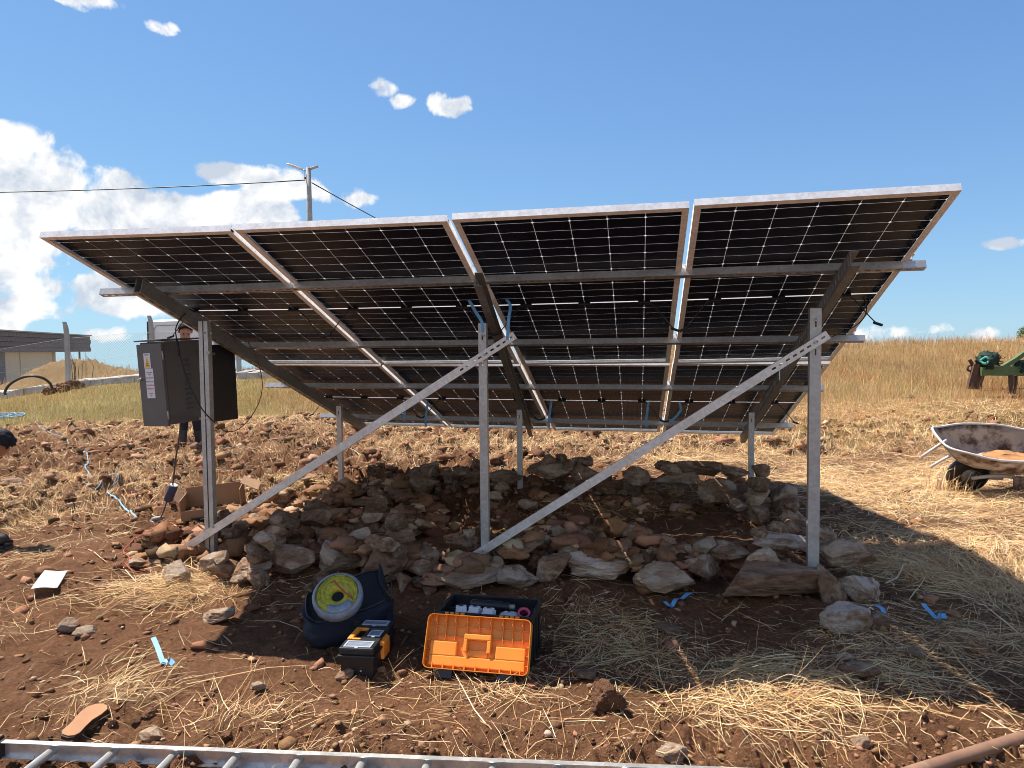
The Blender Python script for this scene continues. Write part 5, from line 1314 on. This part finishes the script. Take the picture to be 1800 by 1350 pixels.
for x, dd in ((1712, -.05), (1720, .05), (1726, .8)):
    bar('tine', [pt(x + 4, 640, dd), pt(x, 655, dd), pt(x - 5, 672, dd), pt(x - 7, 684, dd)], .07, .11, M_RUST)
for x, dd in ((1777, 0), (1784, .1)): bar('tine', [pt(x, 660, dd), pt(x, 675, dd), pt(x - 3, 692, dd)], .06, .07, M_RUST)
bar('tine', [pt(1850, 660), pt(1850, 690)], .06, .1, M_RUST)
bar('clevis', [pt(1704, 632), pt(1709, 640), pt(1713, 650)], .05, .05, M_RUST)
adopt(MB().tube(smooth_path([pt(1708, 642), pt(1702, 644), pt(1701, 650), pt(1706, 652), pt(1710, 648)]), .02, 6).build('ring', M_RUST), pl)
M_NET = simple('green_netting', (.012, .030, .022), .9, var=.5, nscale=30, bump=.8); M_TEALN = simple('teal_twine', (.06, .32, .26), .7, var=.3, nscale=30)
for px, py, s, lab_ in ((1738, 632, 1.0, 'dark green bundle of netting on the plough beam'), (1797, 643, .75, 'teal bundle of netting at the right edge on the plough')):
    v, f = rock_shape(int(px), sub=4, cuts=3, rough=.35); o = empty('netting_bundle', at(px, py, PD - .02)); tag(o, lab_, 'netting')
    k = link('netting', np_mesh('netting', v * np.array([.46, .42, .40]) * s, f, M_NET, smooth=False), None, o)
    q = MB(); rg = random.Random(px)
    for i in range(26):
        a = rg.uniform(0, 6.28); r_ = .15 * s; pA = Vector((r_ * math.cos(a), -.12 * s + rg.uniform(-.05, .05), r_ * .8 * math.sin(a)))
        q.tube(smooth_path([pA * .6, pA, pA * 1.25 + Vector((rg.uniform(-.05, .05), -.03, rg.uniform(-.05, .05)))], 3), .006, 4)
    q.build('twine', M_NET if i % 2 else M_TEALN, o)
    if s == 1.0: MB().tube(smooth_path([(-.20, -.05, -.02), (-.13, -.12, .05), (-.10, -.15, -.03), (-.16, -.12, -.08), (-.20, -.05, -.02)]), .025, 6).build('twine_knot', M_TEALN, o)

# ------------------------------------------------------------------ fence, low wall, building, van
M_CONC = simple('concrete', (.36, .345, .32), .85, var=.15, nscale=5, bump=.3, dirt=(.6, (.20, .18, .16), .5)); M_WIRE = simple('fence_wire', (.30, .33, .35), .5, var=.2)
def fence_pt(x): return x, 22.9
fc = empty('chain_link_fence', (-14.2, 22.9, bz(-14.2, 22.9))); tag(fc, 'chain link fence with concrete posts at the left edge of the field', 'fence')
X0, X1 = -19.6, -6.0
for x in (-19.6, -16.9, -14.15, -11.45, -8.7, -6.0):
    z0 = bz(x, 22.9) - .1; q = MB(); w = .055
    q.loft([[Vector((x + dx - s, 22.9 + a, z0 + h)) for dx, a in ((-w * k, -w * k), (w * k, -w * k), (w * k, w * k), (-w * k, w * k))] for h, s, k in ((0, 0, 1.1), (1.75, 0, 1), (2.0, .02, .95), (2.18, .06, .75))], smooth=False)
    adopt(q.build('post', M_CONC), fc)
def fz(x): return bz(x, 22.9)
q = MB(); HF = 1.50; st_ = .085
n = int((X1 - X0 + HF) / st_)
def wire_strip(q, p, r_, w=.0042):
    d = (r_ - p).normalized(); sd = d.cross(Vector((0, 1, 0))).normalized() * w / 2; y = Vector((0, w / 2, 0))
    a = [q.bm.verts.new(p + o) for o in (-sd, y, sd, -y)]; c = [q.bm.verts.new(r_ + o) for o in (-sd, y, sd, -y)]
    for k in range(4): q.bm.faces.new((a[k], a[(k + 1) % 4], c[(k + 1) % 4], c[k]))
for k in range(n):
    for sgn in (1, -1):
        xa = X0 - HF + k * st_ if sgn > 0 else X0 + k * st_; xb = xa + sgn * HF
        h0, h1 = 0.0, HF
        lo, hi = (xa, xb) if sgn > 0 else (xb, xa)
        if lo < X0:
            if sgn > 0: h0 = X0 - lo; xa = X0
            else: h1 = HF - (X0 - lo); xb = X0
        if hi > X1:
            if sgn > 0: h1 = HF - (hi - X1); xb = X1
            else: h0 = hi - X1; xa = X1
        if h1 - h0 < .05: continue
        wire_strip(q, Vector((xa, 22.86, fz(xa) + .05 + h0)), Vector((xb, 22.86, fz(xb) + .05 + h1)))
for h in (.05, .8, 1.55):
    for k in range(20):
        xa, xb = X0 + (X1 - X0) * k / 20, X0 + (X1 - X0) * (k + 1) / 20; wire_strip(q, Vector((xa, 22.85, fz(xa) + h)), Vector((xb, 22.85, fz(xb) + h)), .006)
mo = adopt(q.build('wire_mesh', M_WIRE), fc); mo['kind'] = 'stuff'
M_WALLT = simple('old_concrete_kerb', (.46, .42, .37), .9, var=.18, nscale=3, bump=.5, dirt=(.52, (.22, .15, .10), .7))
lw = empty('low_wall', (-14, 22.6, bz(-14, 22.6))); tag(lw, 'low rough concrete wall under the chain link fence', 'wall')
xs = np.arange(-20.5, -5.5, .35)
for i in range(len(xs) - 1):
    xa, xb = float(xs[i]), float(xs[i + 1]) - .003; za, zb = bz(xa, 22.4), bz(xb, 22.4); r1, r2 = random.uniform(-.03, .03), random.uniform(-.02, .02)
    q = MB(); q.hexa([(xa, 22.30 + r1, za - .2), (xb, 22.30 + r1, zb - .2), (xb, 23.2, zb - .2), (xa, 23.2, za - .2), (xa, 22.36 + r1, za + .20 + r2), (xb, 22.36 + r1, zb + .20 + r2), (xb, 23.2, zb + .26 + r2), (xa, 23.2, za + .26 + r2)])
    adopt(q.build('wall_block', M_WALLT), lw)
# rubble and reddish earth against the wall
for px, py, s, lab_ in ((132, 672, .5, 'reddish rubble lump against the low wall'), (112, 676, .42, 'dark red rubble lump below the fence post'), (92, 680, .38, 'brown rubble lump beside the black hose')):
    g = on_ground(px, py + 12); o = place_rock(PROTO_C[px % 5], g.x, g.y, g.z + .12, s * 1.5, s, s * .8, (.1, .2, px), lab_, None, 'rubble', 'rubble')
# building
M_BLOCK = simple('grey_block', (.17, .155, .14), .9, var=.22, nscale=3, bump=.4, dirt=(.58, (.10, .085, .075), .6)); M_CREAM = simple('cream_panel', (.66, .56, .36), .75, var=.05, nscale=2)
M_MORTAR = simple('mortar', (.12, .11, .10), .95)
BR, BL = Vector((-23.4, 40, 0)), Vector((-20.4, 27.4, 0)); bd = (BL - BR); blen = bd.length; bd.normalize(); bn = Vector((bd.y * -1, bd.x, 0)); bn = bn if bn.x > 0 else -bn
bld = empty('block_building', (BR.x, BR.y, -.6)); tag(bld, 'low grey block building with cream panels behind the fence', 'building')
def s_of_px(px):
    r = px_ray(px, 610); # intersect with facade line
    # BR + s*bd = k*(r.x, r.y)
    det = bd.x * (-r.y) - bd.y * (-r.x); s = (-BR.x * (-r.y) + BR.y * (-r.x)) / det; return s
def bslab(name, s0, s1, z0, z1, d0, d1, mat):
    q = MB(); a, c_ = BR + bd * s0, BR + bd * s1
    q.hexa([(*(a + bn * d0).to_2d(), z0), (*(c_ + bn * d0).to_2d(), z0), (*(c_ + bn * d1).to_2d(), z0), (*(a + bn * d1).to_2d(), z0), (*(a + bn * d0).to_2d(), z1), (*(c_ + bn * d0).to_2d(), z1), (*(c_ + bn * d1).to_2d(), z1), (*(a + bn * d1).to_2d(), z1)])
    return adopt(q.build(name, mat), bld)
sP, sD, sC = s_of_px(105), s_of_px(48), s_of_px(20)
band = bslab('parapet', 0, blen + 3, 1.50, 2.36, -4.5, -.03, M_MORTAR)
bslab('wall', sC, blen + 3, -1.2, 1.50, -4.4, -.25, M_BLOCK)
bslab('inner_wall', sP, sC, -1.2, 1.50, -4.4, -.9, M_BLOCK)
bslab('panel', sP + .12, sD - .03, -1.0, 1.495, -.40, -.30, M_CREAM); bslab('panel', sD + .03, sC - .02, -1.0, 1.495, -.42, -.32, M_CREAM)
bslab('pilaster', sP - .02, sP + .10, -1.2, 1.498, -.42, -.2, M_CREAM)
cp = BR + bd * s_of_px(150) - bn * .3; adopt(MB().tube([(cp.x, cp.y, -1.4), (cp.x, cp.y, 1.5)], .05, 8).build('column', M_CONC), bld)
mb = MB(); mb.box((0, 0, 0), (.385, .06, .195), bevel=.006); ME_BLK = mb.mesh('block')
ang_b = math.atan2(bd.y, bd.x)
for r in range(4):
    zc_ = 1.50 + .1075 + r * .215
    for k in range(int((blen + 3) / .4)):
        s = .2 + k * .4 + (.2 if r % 2 else 0)
        if s > blen + 2.8: continue
        p = BR + bd * s - bn * .02; o = link('block', ME_BLK, M_BLOCK); o.location = (p.x, p.y, zc_ + random.uniform(-.003, .003)); o.rotation_euler = (0, 0, ang_b); adopt(o, bld)
bslab('roof', -.1, blen + 3.1, 2.362, 2.42, -4.6, .04, M_CONC)
# van
M_VAN = simple('white_van_paint', (.72, .72, .72), .3, var=.03, coat=.4, nscale=3); M_GLASS = simple('dark_glass', (.02, .025, .03), .08, var=.1, spec=.8)
VD = 26.0
v0 = at(264, 640, VD); vx = v0.x; vg = bz(vx + 2, VD)
van = empty('white_van', (vx, VD, vg)); tag(van, 'white van parked beyond the fence behind the cabinet', 'van')
q = MB(); prof = [(0, .45), (.0, 1.5), (.06, 1.84), (.16, 1.93), (1.30, 1.95), (1.36, 2.1), (4.3, 2.12), (4.6, 1.9), (5.1, 1.25), (5.7, 1.05), (5.75, .45)]
rings = []
for y, k in ((0, .96), (.06, 1.0), (1.84, 1.0), (1.9, .96)): rings.append([Vector((x if 0 < i < len(prof) - 1 else x, y, .45 + (z - .45) * k)) for i, (x, z) in enumerate(prof)])
q.loft(rings, smooth=False); q.build('body', M_VAN, van)
q = MB(); pts_ = [(.18, -.012, .75), (.18, -.012, 1.55), (.26, -.012, 1.72), (1.05, -.012, 1.74), (1.14, -.012, 1.6), (1.14, -.012, .75), (.18, -.012, .75)]; q.tube(pts_, .012, 6); q.build('door_seam', simple('seam_grey', (.25, .25, .25), .6), van)
MB().box((.55, -.008, 1.25), (.5, .012, .35), bevel=.01).build('panel_inset', M_VAN, van)
MB().box((-.035, -.01, 1.3), (.05, .05, 1.15), bevel=.01).build('door_edge', M_BLACK, van)
MB().box((3.9, -.006, 1.55), (.9, .012, .5), bevel=.02).build('window', M_GLASS, van)
for x in (1.0, 4.6):
    for y in (.02, 1.75):
        w_ = MB().lathe([(.2, -.1), (.32, -.1), (.35, -.06), (.35, .12), (.2, .12)], 24, 'Y', (x, y, .35)).build('wheel', M_RUBBER, van); MB().lathe([(0, -.09), (.2, -.1), (.2, .1), (0, .1)], 16, 'Y', (x, y, .35)).build('rim', M_RIM, w_)

# ------------------------------------------------------------------ street lamp and wires
LPX = at(551, 620, 30.0); lz = bz(LPX.x, 30.0)
lamp = empty('street_lamp', (LPX.x, 30.0, lz)); tag(lamp, 'concrete street lamp pole rising behind the upper panels', 'street lamp')
ztop = at(550, 295, 30).z - lz
MB().tube([(0, 0, -.3), (-.01, 0, 3), (-.02, 0, 6), (-.03, 0, ztop)], [.15, .13, .115, .10], 12).build('pole', M_CONC, lamp)
M_LAMP = simple('lamp_housing', (.60, .60, .58), .4, var=.06)
MB().tube([(-.03, 0, ztop - .25), (-.12, 0, ztop - .13), (-.28, 0, ztop - .05)], .022, 8).build('arm', M_DKSTEEL, lamp)
q = MB(); hd = [(-.26, .045, .04, -.07), (-.40, .06, .055, -.02), (-.62, .09, .06, .07), (-.82, .085, .045, .14), (-.93, .03, .02, .175)]
q.loft([[Vector((x, w * math.cos(a), ztop + zz + h * math.sin(a))) for a in [k * math.pi / 6 for k in range(12)]] for x, w, h, zz in hd]); q.build('luminaire', M_LAMP, lamp)
MB().tube([(.04, 0, ztop - .05), (.18, -.02, ztop + .0), (.38, -.05, ztop + .04)], [.06, .055, .05], 10).build('stub', M_CONC, lamp)
MB().tube([(-.20, 0, ztop - .10), (-.20, 0, ztop - .45), (-.16, 0, ztop - .5)], .006, 5).build('wire', M_RUBBER, lamp); MB().box((-.16, -.02, ztop - .42), (.05, .05, .1), bevel=.01).build('clip', M_BLACK, lamp)
zw = at(545, 317, 30).z
def span(name, a, b_, sag, label):
    a, b_ = Vector(a), Vector(b_); pts = [a.lerp(b_, t / 24) - Vector((0, 0, sag * 4 * (t / 24) * (1 - t / 24))) for t in range(25)]
    o = MB().tube(pts, .022, 6).build(name, M_RUBBER); tag(o, label, 'wire'); return o
span('overhead_wire', (LPX.x - .15, 29.95, zw), (-42, 30.6, zw + .3), .45, 'overhead wire running left from the street lamp pole')
span('overhead_wire', (LPX.x + .1, 30.0, zw - .1), (.8, 76, zw + .1), .5, 'overhead wire running down right behind the panels')

# ------------------------------------------------------------------ bush at the right edge, twigs by the fence
def leaf_mesh(name, centers, rad, n, size, mat, cols, seed):
    rg = np.random.default_rng(seed); cc = np.array(centers); rr = np.array(rad)
    i = rg.integers(0, len(cc), n); d = rg.normal(size=(n, 3)); d /= np.linalg.norm(d, axis=1, keepdims=True)
    p = cc[i] + d * (rr[i] * rg.uniform(.35, 1.05, n) ** .6)[:, None]
    a = rg.normal(size=(n, 3)); a /= np.linalg.norm(a, axis=1, keepdims=True); b2 = np.cross(a, rg.normal(size=(n, 3))); b2 /= np.linalg.norm(b2, axis=1, keepdims=True)
    s = rg.uniform(.6, 1.4, n)[:, None] * size
    v = np.stack([p - a * s, p + b2 * s * .45, p + a * s, p - b2 * s * .45], 1).reshape(-1, 3); f = np.arange(n * 4).reshape(n, 4)
    c = np.repeat(cols[rg.integers(0, len(cols), n)] * rg.uniform(.75, 1.25, (n, 1)), 4, axis=0)
    return np_mesh(name, v, f, mat, c)
M_LEAF = make_veg_material('leaf', .3); M_BARK = simple('bark', (.09, .065, .045), .9, var=.3, bump=.5)
tcx = at(1838, 600, 36); tz = bz(tcx.x, 36)
tr = empty('bushy_tree', (tcx.x, 36, tz)); tag(tr, 'green bushy tree peeking over the hill at the right edge', 'tree')
q = MB(); rg = random.Random(9); cents, rads = [], []
q.tube([(0, 0, -.2), (.02, 0, .4), (.0, .02, .8)], [.12, .10, .08], 8)
for k in range(13):
    a = rg.uniform(0, 6.28); r_ = rg.uniform(.3, 1.25); h = rg.uniform(.75, 1.75) - .3 * r_
    e_ = (r_ * math.cos(a), r_ * math.sin(a), h); q.tube([(0, 0, .5), (e_[0] * .5, e_[1] * .5, .6 + (h - .6) * .6), e_], [.05, .03, .012], 6); cents.append(e_); rads.append(rg.uniform(.28, .5))
q.build('trunk', M_BARK, tr)
link('crown', leaf_mesh('crown', cents, rads, 9000, .055, M_LEAF, np.array([(.10, .14, .045), (.15, .19, .07), (.20, .24, .11), (.07, .10, .03)]), 4), None, tr)
tw = MB(); rg = random.Random(12); tb0 = at(150, 640, 24.5)
for k in range(9):
    x = tb0.x + rg.uniform(-.45, .2); tw.tube([(x, 24.5, bz(x, 24.5)), (x + rg.uniform(-.1, .1), 24.5, bz(x, 24.5) + .5), (x + rg.uniform(-.3, .3), 24.5, bz(x, 24.5) + rg.uniform(.7, 1.3))], [.012, .01, .005], 5)
o = tw.build('bare_twigs', M_BARK); tag(o, 'bare twigs sticking up behind the fence', 'shrub')

# ------------------------------------------------------------------ people
M_SKIN = simple('skin', (.40, .19, .12), .55, var=.08, nscale=10); M_HAIR = simple('black_hair', (.006, .005, .0045), .75, var=.4, nscale=40, bump=.6, bscale=160)
M_TROU = simple('black_cloth', (.012, .012, .016), .85, var=.3, nscale=12, bump=.3); M_SHIRT = simple('dark_shirt', (.035, .040, .055), .85, var=.25, nscale=10, bump=.3); M_SHOE = simple('dark_shoe', (.03, .026, .024), .6, var=.3)
def person(name, J, label, zones, head, look):
    """J: joint dict -> (pos, radius); edges are named chains; one continuous skinned body"""
    root = empty(name, J['pelvis'][0]); tag(root, label, 'person')
    chains = [('pelvis', 'spine', 'chest', 'neck', 'jaw', 'skull', 'crown')]
    for s in 'lr':
        chains += [('chest', 'sho_' + s, 'elb_' + s, 'wri_' + s, 'palm_' + s), ('pelvis', 'hip_' + s, 'kne_' + s, 'ank_' + s, 'toe_' + s)]
        w, p = Vector(J['wri_' + s][0]), Vector(J['palm_' + s][0]); d = (p - w).normalized(); sd = d.cross(Vector((0, 0, 1))); sd = sd.normalized() if sd.length > .1 else Vector((1, 0, 0)); nn = d.cross(sd)
        for k, (off, ln_) in enumerate(((-.028, .06), (-.010, .078), (.010, .082), (.028, .074))):
            a = p + sd * off + d * .03; J['f%d_%s' % (k, s)] = (a, .011); J['g%d_%s' % (k, s)] = (a + d * ln_ * .5 - nn * .008, .009); J['h%d_%s' % (k, s)] = (a + d * ln_ * .85 - nn * .03, .008)
            chains.append(('palm_' + s, 'f%d_%s' % (k, s), 'g%d_%s' % (k, s), 'h%d_%s' % (k, s)))
        a = p - sd * .035 - d * .02; J['t0_' + s] = (a, .012); J['t1_' + s] = (a - sd * .03 + d * .03, .010); chains.append(('palm_' + s, 't0_' + s, 't1_' + s))
    names = list(J); idx = {n_: i for i, n_ in enumerate(names)}; ed = {tuple(sorted((idx[a], idx[b2]))) for c in chains for a, b2 in zip(c, c[1:])}
    me = bpy.data.meshes.new('skeleton'); me.from_pydata([tuple(Vector(J[n_][0]) - root.location) for n_ in names], list(ed), []); me.update()
    ob = bpy.data.objects.new('tmp', me); COL.objects.link(ob); ob.modifiers.new('s', 'SKIN'); sv = me.skin_vertices[0].data
    for n_, i in idx.items():
        r = J[n_][1]; sv[i].radius = (r, r) if not isinstance(r, tuple) else r; sv[i].use_root = (n_ == 'pelvis')
    m2 = ob.modifiers.new('u', 'SUBSURF'); m2.levels = 2; m2.render_levels = 2
    dg = bpy.context.evaluated_depsgraph_get(); bm_ = bpy.data.meshes.new_from_object(ob.evaluated_get(dg)); bpy.data.objects.remove(ob)
    bm_.materials.clear()
    for m in (M_SKIN, M_TROU, M_SHIRT, M_SHOE): bm_.materials.append(m)
    jn = np.array([tuple(Vector(J[n_][0]) - root.location) for n_ in names]); zone_of = [zones(n_) for n_ in names]
    for p_ in bm_.polygons:
        p_.use_smooth = True; dist = ((jn - np.array(p_.center)) ** 2).sum(1); p_.material_index = zone_of[int(dist.argmin())]
    body = link('body', bm_, None, root)
    # face and hair on the head
    hc = Vector(head) - root.location; f_ = Vector(look).normalized(); sd = f_.cross(Vector((0, 0, 1))).normalized(); up = sd.cross(f_)
    R_ = Matrix((sd, f_, up)).transposed()
    def hp(x, y, z): return hc + R_ @ Vector((x, y, z))
    q = MB(); q.tube([hp(0, .088, .025), hp(0, .105, -.005), hp(0, .112, -.022), hp(0, .088, -.032)], [.010, .013, .016, .010], 8); q.build('nose', M_SKIN, root)
    for s in (-1, 1):
        e = MB(); e.tube([hp(s * .031, .082, .014), hp(s * .031, .089, .014)], [.010, .007], 8); e.build('eye', M_HAIR, root)
        e = MB(); e.tube([hp(s * .074, -.005, .02), hp(s * .088, -.012, .01), hp(s * .084, -.01, -.02), hp(s * .074, 0, -.03)], [.008, .012, .010, .006], 8); e.build('ear', M_SKIN, root)
    e = MB(); e.tube([hp(-.024, .092, -.055), hp(0, .097, -.054), hp(.024, .092, -.055)], [.004, .006, .004], 6); e.build('mouth', simple('lips', (.30, .10, .08), .5), root)
    v, f = ico(4); v = v.copy(); w = v.copy()
    keep = (v[:, 1] < .22 + .62 * v[:, 2]) & (v[:, 2] > -.70) & ((np.abs(v[:, 0]) < .80) | (v[:, 2] > .12) | (v[:, 1] < -.25))
    fk = keep[f].all(1); nz_ = vnoise3(v[:, 0] * 9, v[:, 1] * 9, v[:, 2] * 9, 3)
    nz2_ = vnoise3(v[:, 0] * 24, v[:, 1] * 24, v[:, 2] * 8, 4); vv = v * np.array([.092, .112, .118]) * (1 + .12 * (nz_[:, None] - .5) + .14 * (nz2_[:, None] - .5)) + np.array([0, -.008, .022])
    vv = np.array([tuple(hc + R_ @ Vector(p_)) for p_ in vv]); hm_ = np_mesh('hair', vv, f[fk], M_HAIR, smooth=True)
    bmx = bmesh.new(); bmx.from_mesh(hm_); bmesh.ops.delete(bmx, geom=[v_ for v_ in bmx.verts if not v_.link_faces], context='VERTS'); bmx.to_mesh(hm_); bmx.free()
    h_ = link('hair', hm_, None, root); sm = h_.modifiers.new('s', 'SOLIDIFY'); sm.thickness = .02; sm.offset = -1
    return root
def zones_std(n_):
    if n_.startswith(('kne', 'hip', 'pelvis')): return 1
    if n_.startswith(('ank', 'toe')): return 3
    if n_.startswith(('spine', 'chest', 'sho', 'elb')): return 2
    return 0
g = on_ground(336, 792); X, Y, Z = g.x, g.y, g.z
J = {'pelvis': ((X, Y, Z + .93), (.16, .12)), 'spine': ((X, Y, Z + 1.12), (.15, .11)), 'chest': ((X, Y - .01, Z + 1.36), (.17, .12)), 'neck': ((X, Y - .03, Z + 1.50), .058), 'jaw': ((X, Y - .07, Z + 1.565), (.062, .066)), 'skull': ((X, Y - .06, Z + 1.64), (.078, .092)), 'crown': ((X, Y - .05, Z + 1.70), (.06, .07))}
for s, k in (('l', -1), ('r', 1)):
    J['sho_' + s] = ((X + k * .19, Y, Z + 1.42), .065); J['elb_' + s] = ((X + k * .25, Y - .02, Z + 1.14), .045); J['wri_' + s] = ((X + k * .17, Y - .24, Z + 1.06), .030); J['palm_' + s] = ((X + k * .14, Y - .31, Z + 1.07), (.034, .02))
    J['hip_' + s] = ((X + k * .09, Y, Z + .86), .095); J['kne_' + s] = ((X + k * .09, Y + .0 - .02 * k, Z + .48), .066); J['ank_' + s] = ((X + k * .085, Y + .06 * k, Z + .075), .046); J['toe_' + s] = ((X + k * .11, Y + .06 * k - .17, Z + .035), (.04, .032))
person('person', J, 'person in black trousers standing behind the grey cabinet', zones_std, (X, Y - .06, Z + 1.64), (.45, -.85, -.7))
# the one crouching at the left edge
H = at(-1, 786, 5.32); X, Y = H.x, H.y; Z = bz(X - .3, Y + .1)
J = {'pelvis': ((X - .78, Y + .22, Z + .19), (.17, .14)), 'spine': ((X - .66, Y + .16, Z + .36), (.15, .13)), 'chest': ((X - .38, Y + .07, Z + .50), (.16, .13)), 'neck': ((X - .17, Y + .03, H.z - .03), .058), 'jaw': ((X - .06, Y - .015, H.z - .045), (.058, .062)), 'skull': ((X, Y, H.z + .01), (.08, .09)), 'crown': ((X + .015, Y + .02, H.z + .05), (.06, .065))}
for s, k in (('l', 1), ('r', -1)):
    J['sho_' + s] = ((X - .37 + k * .03, Y + .06 + k * .18, Z + .46), .06); J['elb_' + s] = ((X - .36, Y - .02 + k * .24, Z + .25), .043); J['wri_' + s] = ((X - .34, Y - .14 + k * .13, Z + .08), .03); J['palm_' + s] = ((X - .33, Y - .22 + k * .10, Z + .05), (.034, .02))
    J['hip_' + s] = ((X - .76 + .04 * k, Y + .20 + k * .09, Z + .20), .095); J['kne_' + s] = ((X - .46, Y - .02 + k * .26, Z + .36 - .05 * k), .07); J['ank_' + s] = ((X - .72, Y - .06 + k * .16, Z + .08), .045); J['toe_' + s] = ((X - .54, Y - .10 + k * .18, Z + .04), (.04, .03))
person('person', J, 'dark haired person crouching at the left edge', zones_std, (X, Y, H.z + .01), (-.80, -.25, -.60))
b0 = gp(-2, 968, .05)
boot = empty('dark_boot', b0); tag(boot, 'dark boot toe showing at the left edge in the shadow', 'boot')
q = MB(); q.loft([[Vector((x, w * math.cos(a), .045 + h * math.sin(a))) for a in [k * math.pi / 6 for k in range(12)]] for x, w, h in ((-.26, .035, .09), (-.15, .045, .085), (-.02, .05, .05), (.045, .042, .035), (.07, .015, .012))]); q.build('upper', M_SHOE, boot)
MB().box((-.10, 0, -.005), (.33, .10, .022), bevel=.008).build('sole', M_RUBBER, boot)
